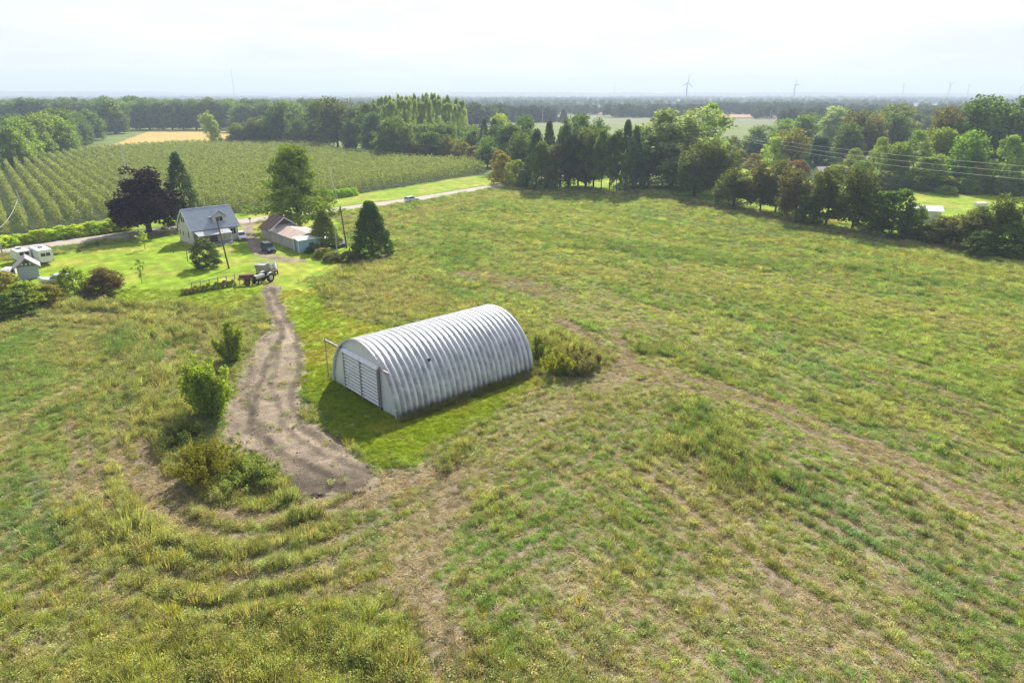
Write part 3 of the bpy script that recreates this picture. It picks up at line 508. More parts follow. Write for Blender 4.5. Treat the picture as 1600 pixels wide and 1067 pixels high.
# the row of trees on the far side of the field
for px, by, ty, w, kd, col, lb, nm in (
 (786, 287, 240, 34, 'bush', OR, 'rusty brown bush where the road reaches the tree row', 'bush'), (806, 291, 250, 36, 'bush', (.13, .15, .03), 'yellow green bush at the start of the tree row beside the road', 'bush'), (822, 294, 262, 30, 'bush', DK, 'low dark bush at the foot of the first spruces', 'bush'),
 (838, 294, 203, 48, 'spruce', BL, 'first dark spruce of the tree row, nearest the road', 'spruce_tree'), (857, 291, 190, 34, 'spruce', BL, 'tall dark spruce second in the tree row', 'spruce_tree'), (868, 297, 226, 34, 'columnar', (.055, .065, .035), 'dull brownish narrow tree in front of the second spruce', 'tree'),
 (846, 298, 222, 34, 'columnar', DK, 'short dark tree tucked between the first two spruces', 'tree'), (876, 292, 200, 34, 'spruce', BL, 'dark conifer just left of the tree with two bare trunks', 'spruce_tree'), (903, 292, 200, 36, 'wood', BL, 'dark tree behind the pale green one in the row', 'tree'), (927, 294, 198, 34, 'round', DK, 'dark crown filling the row between the pale tree and the slender conifers', 'tree'), (1003, 290, 200, 46, 'round', BL, 'dark crown against the near side of the willow', 'tree'), (1075, 298, 226, 50, 'wood', DK, 'dark tree in the shade of the willow beside the orange brown one', 'tree'), (812, 276, 206, 44, 'wood', DK, 'broad dark tree joining the wood to the spruce row', 'tree'), (740, 246, 196, 36, 'wood', MG, 'green tree between the poplar stand and the dark spruces', 'tree'),
 (888, 294, 186, 36, 'round', BL, 'dark round topped tree standing on two bare trunks in the row', 'tree'), (915, 296, 200, 44, 'round', (.075, .09, .04), 'pale green tree with one bare trunk in the middle of the row', 'tree'), (939, 299, 203, 30, 'columnar', DK, 'slender dark conifer just past the pale green tree', 'pine_tree'),
 (952, 300, 212, 28, 'columnar', (.05, .06, .035), 'short grey brown conifer between two darker ones', 'pine_tree'), (963, 300, 204, 28, 'columnar', DK, 'slender dark conifer beside the grey brown one', 'pine_tree'), (976, 299, 188, 36, 'spruce', BL, 'tallest dark spruce just before the big willow', 'spruce_tree'),
 (990, 296, 198, 34, 'spruce', BL, 'dark spruce half merged with the willow crown', 'spruce_tree'), (1012, 294, 215, 32, 'columnar', DK, 'dark narrow tree under the edge of the willow crown', 'tree'),
 (1048, 290, 168, 128, 'willow', (.14, .17, .085), 'huge pale willow, the broadest crown of the tree row', 'willow_tree'), (1103, 284, 163, 46, 'poplar', LG, 'light green poplar rising behind the willow', 'poplar_tree'),
 (1085, 308, 222, 52, 'autumn', (.06, .075, .03), 'tree with orange brown top beside the willow', 'tree'), (1117, 309, 220, 50, 'autumn', (.06, .072, .03), 'orange topped tree standing on a short thick trunk', 'tree'),
 (1146, 325, 262, 58, 'autumn', (.065, .075, .028), 'low rounded tree with a yellowish top at the field edge', 'tree'), (1187, 331, 252, 34, 'autumn', (.07, .068, .035), 'reddish brown tree with bright grass showing behind it', 'tree'), (1211, 333, 250, 40, 'autumn', (.06, .07, .028), 'yellow topped tree on two thin trunks', 'tree'),
 (1241, 345, 265, 50, 'autumn', (.062, .062, .033), 'brown tree between the thin trunked and the paired round trees', 'tree'), (1262, 352, 300, 36, 'bush', DK, 'low dark green bush under the brown tree', 'bush'), (1290, 353, 262, 50, 'autumn', (.055, .07, .025), 'first of two tall olive trees with yellow tops', 'tree'),
 (1331, 360, 258, 50, 'autumn', (.055, .07, .025), 'second of two tall olive trees with yellow tops', 'tree'), (1362, 364, 304, 50, 'bush', (.09, .11, .025), 'yellowish bush beside the olive trees', 'bush'), (1392, 370, 296, 74, 'bush', (.05, .08, .022), 'large dark green bush in front of the white roofed shed', 'bush'),
 (1422, 374, 318, 44, 'bush', (.08, .11, .025), 'green bush just below the white roofed shed', 'bush'), (1452, 378, 352, 46, 'bush', (.065, .08, .03), 'low brownish bush to the side of the white roofed shed', 'bush'), (1483, 384, 338, 50, 'autumn', (.07, .078, .032), 'loose brownish bush in the low part of the hedge', 'bush'), (1516, 390, 322, 46, 'autumn', (.072, .075, .032), 'dull brown bush before the rounded yellow topped tree', 'bush'),
 (1553, 394, 303, 54, 'autumn', (.06, .08, .025), 'rounded tree with golden top near the end of the hedge', 'tree'), (1583, 402, 345, 62, 'bush', (.06, .10, .022), 'full green bush lowest at the end of the hedge', 'bush'), (1612, 398, 325, 50, 'autumn', (.07, .075, .032), 'brown bush cut by the picture edge', 'bush'), (1530, 400, 360, 50, 'bush', DK, 'dark low bush at the field edge under the dull brown one', 'bush')):
    tree(px, by, ty, w, kd, col, lb, nm, 'tree row along the far edge of the field', 'bush' if nm == 'bush' else 'tree')
for i in range(9): tree(983 + i * 5.2, 292 - i * .5, 222, 17, 'columnar', BL, 'thin trunked young pine in the close row beside the willow', 'pine_tree', 'thin trunked pines beside the willow')
# trees beyond the pasture
for px, by, ty, w, kd, col, lb in (
 (1367, 288, 215, 30, 'poplar', LG, 'narrow light green tree at the start of the row behind the pasture'), (1393, 290, 222, 36, 'autumn', LG, 'orange shouldered tree behind the pasture'), (1421, 292, 204, 44, 'poplar', (.11, .145, .045), 'tall pale green tree behind the orange shouldered one'),
 (1450, 298, 242, 62, 'bush', (.13, .16, .04), 'wide spreading light green tree low behind the pasture'), (1463, 288, 200, 46, 'round', (.11, .14, .03), 'round light green tree above the spreading one'), (1505, 297, 203, 52, 'round', (.10, .155, .03), 'bright green tall tree in the pasture row'),
 (1490, 294, 258, 30, 'bush', (.14, .11, .07), 'greyish pink shrub beside the bright green tree'), (1530, 300, 255, 34, 'autumn', (.17, .14, .035), 'orange yellow shrub at the end of the pasture'), (1562, 302, 213, 50, 'poplar', (.12, .155, .045), 'pale green tall tree near the picture edge'), (1594, 304, 218, 54, 'poplar', (.11, .15, .04), 'pale green tree at the picture edge behind the pasture'),
 (1515, 272, 150, 80, 'round', (.065, .098, .028), 'great dark green oak rising over the pasture row'), (1585, 272, 148, 80, 'round', (.055, .088, .028), 'great dark oak at the picture edge'), (1470, 268, 166, 54, 'autumn', (.08, .075, .03), 'reddish brown tree beside the great oak'), (1545, 268, 160, 46, 'autumn', (.09, .105, .03), 'yellowish tree between the two great oaks'),
 (1394, 246, 176, 46, 'round', (.055, .088, .03), 'neat round dark tree beyond the farmhouse roofs'), (1392, 238, 163, 66, 'round', (.095, .115, .04), 'broad yellow green tree behind the neat round one'), (1338, 252, 172, 46, 'autumn', (.085, .09, .04), 'brownish tall tree behind the hidden house'), (1317, 256, 190, 40, 'round', DK, 'dark tree beside the hidden house'),
 (1358, 250, 180, 40, 'autumn', (.09, .09, .045), 'dull pinkish tree past the hidden house'), (1275, 272, 214, 46, 'pine', (.035, .065, .045), 'blue green pine in front of the hidden house'), (1297, 232, 166, 38, 'round', (.15, .17, .10), 'pale whitish round tree on the skyline'), (1250, 236, 180, 38, 'round', MG, 'green round tree behind the yellow leafed one'),
 (1222, 230, 186, 42, 'round', LG, 'light green tree above the power lines'), (1235, 264, 200, 50, 'autumn', (.13, .13, .03), 'yellow leafed tree crossed by the power lines'), (1207, 265, 214, 36, 'poplar', (.17, .21, .04), 'bright yellow green tree at the pasture corner'), (1180, 243, 196, 42, 'round', (.08, .11, .045), 'grey green round tree near the far grain field'),
 (1178, 246, 218, 30, 'bush', (.05, .085, .05), 'bluish bush under the grey green round tree'), (1178, 264, 240, 28, 'bush', OR, 'brown topped bush at the pasture corner'), (1155, 260, 236, 28, 'bush', (.09, .085, .05), 'dull brown bush near the willow'), (1140, 250, 212, 34, 'bush', (.12, .15, .07), 'pale grey green bush close behind the willow'), (1244, 275, 250, 34, 'bush', (.13, .08, .04), 'reddish bush in front of the blue green pine'), (1330, 280, 232, 30, 'poplar', (.11, .13, .04), 'small yellow green tree between the houses'), (1305, 285, 258, 36, 'bush', YG, 'yellowish bush before the hidden house'),
 (1345, 286, 250, 34, 'bush', MG, 'green bush at the pasture corner by the row of tall trees'), (1478, 304, 290, 28, 'bush', (.15, .2, .05), 'small pale shrub on the pasture edge')):
    if kd == 'round': kd = 'wood'
    tree(px, by, ty, w, kd, col, lb, 'bush' if kd == 'bush' else 'tree', 'trees beyond the pasture', 'bush' if kd == 'bush' else 'tree')
for i in range(24): tree(1345 + i * 11.5, 292 + i * .55 + ri.random() * 3, 276 + i * .4 - ri.random() * 12, 26, 'bush', ri.choice([MG, LG, (.11, .13, .06), (.10, .12, .035)]), 'undergrowth bush at the foot of the tall pasture trees', 'bush', 'undergrowth along the back of the pasture', 'bush')
# wood behind the orchard
for px, by, ty, w, kd, col, lb in (
 (500, 230, 158, 34, 'round', DK, 'dark tree at the outer corner of the wood behind the orchard'), (528, 234, 152, 48, 'autumn', (.06, .08, .025), 'tall oak with yellowing top in the wood'), (556, 238, 165, 34, 'round', BL, 'dark tree beside the yellowing oak'), (574, 240, 162, 36, 'columnar', DK, 'brownish dark tree in the wood'), (588, 244, 176, 36, 'round', BL, 'dark rounded tree behind the lone bright crown'),
 (611, 250, 182, 42, 'round', (.075, .11, .03), 'bright green rounded tree in front of the poplar wood'), (632, 250, 198, 30, 'autumn', (.08, .10, .03), 'yellowish tree next to the bright green rounded one'), (650, 251, 222, 34, 'bush', (.10, .10, .03), 'rusty bush at the foot of the wood'), (676, 252, 206, 40, 'round', DK, 'dark round tree at the foot of the poplars'), (702, 252, 214, 34, 'autumn', (.11, .12, .03), 'yellow green tree at the foot of the poplars'),
 (722, 254, 222, 34, 'bush', (.13, .11, .03), 'orange brown bush near the end of the orchard'), (740, 258, 228, 30, 'bush', (.10, .10, .03), 'dull orange bush above the end of the orchard'), (762, 262, 214, 30, 'round', (.08, .115, .03), 'round green tree above the end of the orchard'), (757, 250, 185, 24, 'spruce', BL, 'dark spruce rising behind the end of the orchard'), (772, 250, 186, 26, 'spruce', BL, 'second dark spruce behind the end of the orchard'),
 (798, 268, 194, 46, 'round', (.06, .085, .03), 'broad dark tree beside the road pole'), (822, 262, 180, 38, 'round', (.055, .085, .03), 'tall round tree behind the first spruces of the row'), (781, 240, 178, 34, 'round', YG, 'yellow green crown showing over the dark spruces'), (780, 276, 235, 28, 'bush', OR, 'brown bush under the broad dark tree'), (905, 262, 178, 40, 'round', DK, 'round crown seen over the middle of the tree row'), (930, 262, 184, 34, 'round', DK, 'second round crown over the middle of the tree row'),
 (440, 229, 158, 42, 'round', (.06, .09, .035), 'lone tall dark green tree at the far end of the orchard'), (416, 228, 182, 28, 'round', MG, 'smaller tree beside the lone tall one'), (469, 230, 184, 28, 'round', (.09, .115, .035), 'yellow green tree between the lone tall one and the wood'), (398, 229, 184, 24, 'autumn', (.08, .09, .03), 'brownish tree at the far edge of the orchard'), (375, 230, 192, 30, 'round', (.08, .10, .04), 'grey green tree at the edge of the tan field'),
 (331, 222, 173, 20, 'round', (.13, .17, .04), 'tall light green tree standing in the tan field'), (339, 231, 197, 16, 'columnar', (.11, .12, .03), 'short yellowish tree below the light green one'), (345, 233, 226, 16, 'bush', OR, 'small brown bush at the corner of the tan field'), (358, 233, 226, 14, 'bush', DK, 'small dark bush at the corner of the tan field')):
    if kd == 'round' and by > 225: kd = 'wood'
    tree(px, by, ty, w, kd, col, lb, 'bush' if kd == 'bush' else 'tree', 'trees around the orchard', 'bush' if kd == 'bush' else 'tree')
for i in range(46):
    px = 588 + (i % 23) * 6.2 + ri.random() * 3; row = i // 23
    ty = 152 + 14 * abs((px - 655) / 75) ** 2 + ri.random() * 9 - 8 * row
    tree(px, 240 - row * 8, ty, 11 + ri.random() * 4, 'poplar', (.135, .17, .06), 'light green poplar in the tall stand behind the orchard', 'poplar_tree', 'poplars of the tall stand behind the orchard')
for i in range(8): tree(640 + i * 9, 246, 186 + ri.random() * 10, 22, 'round', (.10, .135, .045), 'pale rounded tree in front of the tall poplars', 'tree', 'pale trees at the foot of the poplar stand')
# woods at the far side of the tan field and on the left
for i in range(60):
    px = -30 + i * 8.8 + ri.random() * 6; row = i % 2
    if 480 < px: continue
    tree(px, 203 - 9 * row + (3 if px > 380 else 0), 152 + ri.random() * 8 - row * 3 + (4 if px > 340 else 0), 26 + ri.random() * 12, 'wood', ri.choice([DK, BL, MG, (.07, .085, .035), (.06, .09, .03)]), 'tree in the long wood behind the tan field', 'tree', 'trees of the long wood behind the tan field')
for i in range(34):
    t = ri.random(); px = -40 + 225 * t; by = 268 - 44 * t + (10 - ri.random() * 24) * (1 - t)
    if px > 105: by = min(by, 232 - (px - 105) * .3)
    tree(px, by, by - (62 if px < 105 else 44) - ri.random() * 12, 36 + ri.random() * 12 - (14 if px > 105 else 0), 'wood', ri.choice([DK, BL, MG, LG, (.085, .11, .035)]), 'tree in the dark wood at the left end of the orchard', 'tree', 'trees of the wood at the left end of the orchard')
# shrubs close to the camera
def shrub(px, by, ty, w, col, label, nleaf=9000, size=.16, kind='bush', tip=.0, seed=1):
    rs = np.random.RandomState(seed); x, y = g(px, by); h = hz(ty, y + .4); ww = w * mpp(y)
    n = 0; P = []
    for _ in range(max(14, int(w * .42))):   # upright shoots that fan out from the base
        a = rs.rand() * 6.283; q = rs.rand() ** .6; top = h * (.5 + .5 * rs.rand() ** .7) * (1 - .38 * q * q); R = .5 * ww * q * (.8 + .45 * rs.rand())
        for t in np.arange(.12, 1.0, .09): P.append((math.cos(a) * R * t ** .55 + rs.normal() * .06, math.sin(a) * R * t ** .55 + rs.normal() * .06, top * t)); n += 1
    o = empty('shrub', (x, y, 0), 0, label, 'shrub')
    c = link('foliage', crownmesh('shrub_foliage', P, rs.uniform(.09, .17, n) * h ** .5 * 1.3, nleaf // n, size, M_TIP if tip else M_LEAF, rs, tip, h, 1.5), o); c.color = (*col, 1)
    mb = MB()
    for _ in range(9): a = rs.rand() * 6.283; mb.tube((rs.normal() * .15, rs.normal() * .15, -.1), (math.cos(a) * ww * .3, math.sin(a) * ww * .3, h * (.55 + .3 * rs.rand())), .05, .015, 5, False)
    mb.build('stems', M_BARK, o); return o
shrub(330, 648, 548, 84, (.27, .35, .055), 'tall leafy light green shrub beside the bend of the dirt track', 17000, .24, seed=3)
shrub(364, 563, 497, 46, (.29, .35, .06), 'smaller leafy yellow green shrub further up the dirt track', 9000, .22, seed=4)
shrub(320, 742, 688, 112, (.21, .20, .03), 'low goldenrod coloured bush at the near bend of the dirt track', 11000, .16, tip=.5, seed=5)
shrub(285, 695, 662, 70, (.12, .15, .04), 'low dark green weed bush below the tall leafy shrub', 6000, .15, seed=6)
shrub(392, 752, 722, 96, (.24, .29, .08), 'pale green weed bush by the near edge of the dirt track', 8000, .15, seed=9)
shrub(868, 585, 546, 50, (.33, .34, .04), 'yellow flowering bush against the back corner of the steel building', 9000, .16, tip=.3, seed=7)
shrub(890, 573, 534, 60, (.28, .26, .09), 'tan and green weed bush behind the steel building', 9000, .15, tip=.5, seed=8)
shrub(842, 560, 520, 40, (.20, .24, .04), 'green weed bush touching the back wall of the steel building', 6000, .15, tip=.2, seed=17)
shrub(905, 585, 548, 60, (.27, .25, .11), 'wide clump of pale tan stalks in the weeds behind the steel building', 7000, .13, tip=.2, seed=18)
shrub(920, 572, 542, 44, (.24, .20, .10), 'brownish weed bush farthest from the steel building', 6000, .14, tip=.6, seed=11)
# orchard rows
def clip(P, ox, oy, dx_, dy_):
    ts = []
    for i in range(len(P)):
        (ax, ay), (bx, by) = P[i], P[(i + 1) % len(P)]; ex, ey = bx - ax, by - ay; det = dx_ * -ey + dy_ * ex
        if abs(det) < 1e-9: continue
        t = ((ax - ox) * -ey + (ay - oy) * ex) / det; s = (dx_ * (ay - oy) - dy_ * (ax - ox)) / det
        if 0 <= s < 1: ts.append(t)
    ts.sort(); return list(zip(ts[::2], ts[1::2]))
OD = (-.605, .796); ON = (.796, .605); M_POST = mat('post_wood', (.35, .32, .28), .8, var=.2)
for k in range(-22, 55):
    q = k * 3.65 + 2; ox, oy = ON[0] * q, ON[1] * q
    for t0, t1 in clip(ORCH, ox, oy, *OD):
        if t1 - t0 < 14: continue
        t0 += 1.0; rs = np.random.RandomState(100 + k); r0 = math.hypot(ox + OD[0] * t0, oy + OD[1] * t0)
        lo = math.tan(math.radians(40)); T = []; t = t0; PP = []; SZ = []; LV = []
        while t < t1:
            x, y = ox + OD[0] * t, oy + OD[1] * t
            if abs(x) < y * .84 + 15:
                f = max(1, math.hypot(x, y) / 170); n = int(80 / f ** 1.2); hh_ = 3.5 + rs.rand() * 1.3; tn = rs.rand()
                z = rs.rand(n) ** .75; rad = 1.0 * (1 - .45 * z) * rs.rand(n) ** .5; an = rs.rand(n) * 6.283
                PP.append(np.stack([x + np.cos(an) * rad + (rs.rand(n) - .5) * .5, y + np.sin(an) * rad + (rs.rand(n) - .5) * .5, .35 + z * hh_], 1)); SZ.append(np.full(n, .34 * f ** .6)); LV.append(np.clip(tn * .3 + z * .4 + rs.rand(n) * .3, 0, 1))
            t += 1.1
        if not PP: continue
        PP = np.concatenate(PP); V, Fq = quads(PP, np.concatenate(SZ), rs); org = np.array([ox + OD[0] * t0, oy + OD[1] * t0, 0])
        side_ = 'left' if k < 14 else 'right'
        o = empty('orchard_row', tuple(org), 0, 'long straight row of trellised fruit trees in the orchard', 'orchard row', 'parallel rows of the orchard')
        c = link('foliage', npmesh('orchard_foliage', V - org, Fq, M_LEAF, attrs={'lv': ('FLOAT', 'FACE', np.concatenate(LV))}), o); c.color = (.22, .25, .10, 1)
        mb = MB(); mb.tube((0, 0, -.1), (0, 0, 3.7), .09, .08, 6); mb.build('end_post', M_POST, o)
# ------------------------------------------------------------------ distant woods (canopy too far to count)
def instancer(name, pts, rot, scl, ind, col, srcs, **kw):
    """a point mesh whose points carry plants picked from srcs"""
    me = bpy.data.meshes.new(name); n = len(pts); me.vertices.add(n); me.vertices.foreach_set('co', np.asarray(pts, np.float32).ravel())
    for k, typ, arr in (('rot', 'FLOAT_VECTOR', rot), ('scl', 'FLOAT_VECTOR', scl), ('ind', 'INT', ind), ('col', 'FLOAT_COLOR', np.c_[col, np.ones(n)])):
        at = me.attributes.new(k, typ, 'POINT'); at.data.foreach_set({'FLOAT_VECTOR': 'vector', 'INT': 'value', 'FLOAT_COLOR': 'color'}[typ], np.asarray(arr, np.int32 if typ == 'INT' else np.float32).ravel())
    o = link(name, me); tag(o, kind='stuff', **kw)
    cc = bpy.data.collections.new(name + '_kinds')
    for i, s in enumerate(srcs):
        so = bpy.data.objects.new('%s_%02d' % (name, i), s); cc.objects.link(so)
    gn = bpy.data.node_groups.new(name, 'GeometryNodeTree'); gn.interface.new_socket('Geometry', in_out='INPUT', socket_type='NodeSocketGeometry'); gn.interface.new_socket('Geometry', in_out='OUTPUT', socket_type='NodeSocketGeometry')
    a = gn.nodes.new('NodeGroupInput'); b = gn.nodes.new('NodeGroupOutput'); ip = gn.nodes.new('GeometryNodeInstanceOnPoints'); ci = gn.nodes.new('GeometryNodeCollectionInfo')
    ci.inputs['Collection'].default_value = cc; ci.inputs['Separate Children'].default_value = True; ci.inputs['Reset Children'].default_value = True
    def na(nm, t): x = gn.nodes.new('GeometryNodeInputNamedAttribute'); x.data_type = t; x.inputs['Name'].default_value = nm; return x.outputs['Attribute']
    er = gn.nodes.new('FunctionNodeEulerToRotation'); Lk(gn, na('rot', 'FLOAT_VECTOR'), er.inputs[0])
    Lk(gn, a.outputs[0], ip.inputs['Points']); Lk(gn, ci.outputs[0], ip.inputs['Instance']); ip.inputs['Pick Instance'].default_value = True
    Lk(gn, na('ind', 'INT'), ip.inputs['Instance Index']); Lk(gn, er.outputs[0], ip.inputs['Rotation']); Lk(gn, na('scl', 'FLOAT_VECTOR'), ip.inputs['Scale']); Lk(gn, ip.outputs[0], b.inputs[0])
    md = o.modifiers.new('scatter', 'NODES'); md.node_group = gn; return o
rs = np.random.RandomState(11); M_FARLEAF = leafmat('far_leaf', use='inst', var=.3, transl=.3)
fs = []
for kd in ('round', 'round', 'poplar', 'spruce'):
    r_ = np.random.RandomState(len(fs) + 50); fs.append(crownmesh('far_' + kd, envelope(kd, r_)[::2], 1.3, 12, 1.0, M_FARLEAF, r_))
pts, rot, scl, ind, col = [], [], [], [], []
def belt(x0, x1, dist, depth, n, hh_, cset, kinds=(0, 1), dist1=None):
    """a strip of wood; x0, x1 are photo columns that fix its two ends on the ground, dist its distance"""
    for _ in range(n):
        t = rs.rand(); d = dist + ((dist1 or dist) - dist) * t + rs.rand() * depth; x = ((x0 + (x1 - x0) * t) - 800) * d / 1134 + rs.normal() * 6
        h = hh_ * (.75 + .5 * rs.rand()); w = h / 12 * (.8 + .5 * rs.rand())
        pts.append((x, d, float(farz(x, d)[0]) - .5)); rot.append((0, 0, rs.rand() * 6.28)); scl.append((w * 1.15, w * 1.15, h / 12)); ind.append(kinds[rs.randint(len(kinds))]); c = cset[rs.randint(len(cset))]; j = .8 + .4 * rs.rand(); col.append((c[0] * j, c[1] * j, c[2] * j))
ca = [DK, BL, MG, (.07, .10, .035)]; cb_ = [BL, (.045, .075, .03)]
belt(-120, 470, 760, 90, 420, 17, ca); belt(-120, 620, 1050, 160, 420, 17, ca)
belt(755, 860, 830, 50, 110, 15, cb_, (3, 1)); belt(725, 760, 700, 40, 30, 20, [MG, LG], (0,))
belt(1290, 1700, 520, 120, 150, 14, ca + [LG, OR]); belt(1230, 1720, 700, 130, 280, 15, ca + [LG]); belt(1180, 1720, 950, 180, 380, 15, ca)
belt(850, 1000, 1150, 80, 90, 13, ca + [GY]); belt(960, 1110, 1000, 60, 110, 15, ca); belt(1100, 1300, 1150, 90, 190, 16, cb_); belt(780, 900, 1300, 70, 90, 13, ca)
for d, n, h in ((1500, 700, 15), (1950, 750, 16), (2500, 900, 16), (3200, 1000, 17), (4100, 1300, 18)):
    for _ in range(7):
        a0 = rs.uniform(-250, 1600); belt(a0, a0 + rs.uniform(150, 600), d + rs.rand() * d * .2, d * .05, n // 8, h, ca)
    if d > 2200: belt(-150, 1750, d, d * .03, n, h, ca)
instancer('distant_woods', pts, rot, scl, ind, col, fs, label='bluish far off woods and hedgerows fading towards the horizon', cat='woods')

# ------------------------------------------------------------------ the steel arch building
def steel(name, col, dark, amt, streak=(1, 1, 1), metal=.55, rough=.42, sc=.9):
    m = bpy.data.materials.new(name); m.use_nodes = True; t = m.node_tree; b = t.nodes['Principled BSDF']
    b.inputs['Metallic'].default_value = metal; b.inputs['Roughness'].default_value = rough
    tc = N(t, 'ShaderNodeTexCoord'); mp = N(t, 'ShaderNodeMapping'); mp.inputs['Scale'].default_value = streak; Lk(t, tc.outputs['Object'], mp.inputs[0])
    n = N(t, 'ShaderNodeTexNoise', i_Scale=sc, i_Detail=9.0, i_Roughness=.72, i_Distortion=.4); Lk(t, mp.outputs[0], n.inputs['Vector'])
    r = N(t, 'ShaderNodeMapRange'); r.inputs[1].default_value = .47; r.inputs[2].default_value = .66; r.inputs[4].default_value = amt; Lk(t, n.outputs[0], r.inputs[0])
    m1 = N(t, 'ShaderNodeMix', data_type='RGBA'); m1.inputs[6].default_value = (*col, 1); m1.inputs[7].default_value = (*dark, 1); Lk(t, r.outputs[0], m1.inputs[0])
    n2 = N(t, 'ShaderNodeTexNoise', i_Scale=2.3, i_Detail=6.0, i_Roughness=.7); Lk(t, tc.outputs['Object'], n2.inputs['Vector'])
    r2 = N(t, 'ShaderNodeMapRange'); r2.inputs[1].default_value = .62; r2.inputs[2].default_value = .72; r2.inputs[4].default_value = .55; Lk(t, n2.outputs[0], r2.inputs[0])
    m2 = N(t, 'ShaderNodeMix', data_type='RGBA'); Lk(t, r2.outputs[0], m2.inputs[0]); Lk(t, m1.outputs[2], m2.inputs[6]); m2.inputs[7].default_value = (.20, .15, .12, 1)
    Lk(t, m2.outputs[2], b.inputs['Base Color'])
    rr = N(t, 'ShaderNodeMapRange'); rr.inputs[3].default_value = rough - .08; rr.inputs[4].default_value = rough + .3; Lk(t, n.outputs[0], rr.inputs[0]); Lk(t, rr.outputs[0], b.inputs['Roughness'])
    return m
M_ARCH = steel('weathered_galvanised', (.67, .68, .70), (.36, .37, .39), .85, (.9, .35, .35))
t = M_ARCH.node_tree; pb_ = t.nodes['Principled BSDF']; src = pb_.inputs['Base Color'].links[0].from_socket   # pans darker in patches, more below the crown; brown dirt at the foot
pa_ = N(t, 'ShaderNodeAttribute', attribute_type='GEOMETRY', attribute_name='pan'); tc = N(t, 'ShaderNodeTexCoord'); sz_ = N(t, 'ShaderNodeSeparateXYZ'); Lk(t, tc.outputs['Object'], sz_.inputs[0])
zr = N(t, 'ShaderNodeMapRange'); zr.inputs[1].default_value = 6.2; zr.inputs[2].default_value = 4.0; zr.inputs[3].default_value = .15; zr.inputs[4].default_value = .9; Lk(t, sz_.outputs[2], zr.inputs[0])
nn_ = N(t, 'ShaderNodeTexNoise', i_Scale=1.2, i_Detail=7.0, i_Roughness=.7); Lk(t, tc.outputs['Object'], nn_.inputs['Vector'])
nr_ = N(t, 'ShaderNodeMapRange'); nr_.inputs[1].default_value = .36; nr_.inputs[2].default_value = .62; nr_.inputs[3].default_value = .35; Lk(t, nn_.outputs[0], nr_.inputs[0])
m1_ = N(t, 'ShaderNodeMath', operation='MULTIPLY'); Lk(t, pa_.outputs['Fac'], m1_.inputs[0]); Lk(t, zr.outputs[0], m1_.inputs[1]); m2_ = N(t, 'ShaderNodeMath', operation='MULTIPLY'); Lk(t, m1_.outputs[0], m2_.inputs[0]); Lk(t, nr_.outputs[0], m2_.inputs[1])
mm_ = N(t, 'ShaderNodeMix', data_type='RGBA'); Lk(t, m2_.outputs[0], mm_.inputs[0]); Lk(t, src, mm_.inputs[6]); mm_.inputs[7].default_value = (.22, .22, .23, 1)
zs_ = N(t, 'ShaderNodeMapRange'); zs_.inputs[1].default_value = 1.1; zs_.inputs[2].default_value = 0; zs_.inputs[4].default_value = .75; Lk(t, sz_.outputs[2], zs_.inputs[0]); zm_ = N(t, 'ShaderNodeMath', operation='MULTIPLY'); Lk(t, zs_.outputs[0], zm_.inputs[0]); Lk(t, nn_.outputs[0], zm_.inputs[1])
mb_ = N(t, 'ShaderNodeMix', data_type='RGBA'); Lk(t, zm_.outputs[0], mb_.inputs[0]); Lk(t, mm_.outputs[2], mb_.inputs[6]); mb_.inputs[7].default_value = (.20, .16, .12, 1); Lk(t, mb_.outputs[2], pb_.inputs['Base Color'])
M_END = steel('end_wall_steel', (.74, .77, .80), (.58, .60, .63), .6, (1, 3, .4), .35, .5)
M_DOOR_LIT = steel('door_steel', (.86, .87, .88), (.60, .62, .57), .6, (1, .6, .8), .25, .5, .5)  # paler door ribs: the light on their slopes is put into the colour
M_DOOR_SHADE = steel('door_steel_shade', (.42, .44, .46), (.30, .32, .30), .7, (1, .6, .8), .25, .5, .5)  # darker flats between the door ribs: shade put into the colour
M_RUSTY = mat('rusty_steel', (.36, .33, .33), .7, .3, .3, 3, dirt=(.20, .11, .07), dirt_amt=.8, dscale=1.5)
M_DARK = mat('dark', (.02, .02, .022), .6); M_CONC = mat('concrete', (.38, .36, .33), .9, var=.25, nscale=2, bump=.2)
Q_ = empty('steel_arch_building', (QO[0], QO[1], 0), QA, 'long half round building of ribbed galvanised steel with double sliding doors beside the dirt track', 'building')
pitch = QL / 27; prof = []
for i in range(27):
    for f, h in ((0, 0), (.42, 0), (.58, .12), (.66, .15), (.80, .15), (.90, .12)): prof.append((i * pitch + f * pitch - .25, h))
prof.append((QL - .25, 0)); NA = 72; V = []
for (px_, h) in prof:
    for k in range(NA + 1):
        a = math.pi * k / NA; R = QR + h - .12; V.append((px_, -math.cos(a) * R, math.sin(a) * R * .995))
iv = np.arange(len(V)).reshape(len(prof), NA + 1)
ash = link('arched_shell', npmesh('arched_shell', V, np.stack([iv[:-1, :-1], iv[1:, :-1], iv[1:, 1:], iv[:-1, 1:]], -1).reshape(-1, 4), M_ARCH, attrs={'pan': ('FLOAT', 'POINT', np.repeat([1 - h / .15 for _, h in prof], NA + 1))}), Q_)
mb = MB()   # bolted sheet laps that run along the arch at four heights
for dg in (28, 62, 118, 152):
    a_ = math.radians(dg)
    for i in range(27):
        xx = i * pitch - .25; R = QR - .105; mb.tube((xx + .02, -math.cos(a_) * R, math.sin(a_) * R), (xx + .56 * pitch, -math.cos(a_) * R, math.sin(a_) * R), .022, n=5)
mb.build('sheet_lap', mat('lap_steel', (.30, .31, .33), .5, .4), Q_)
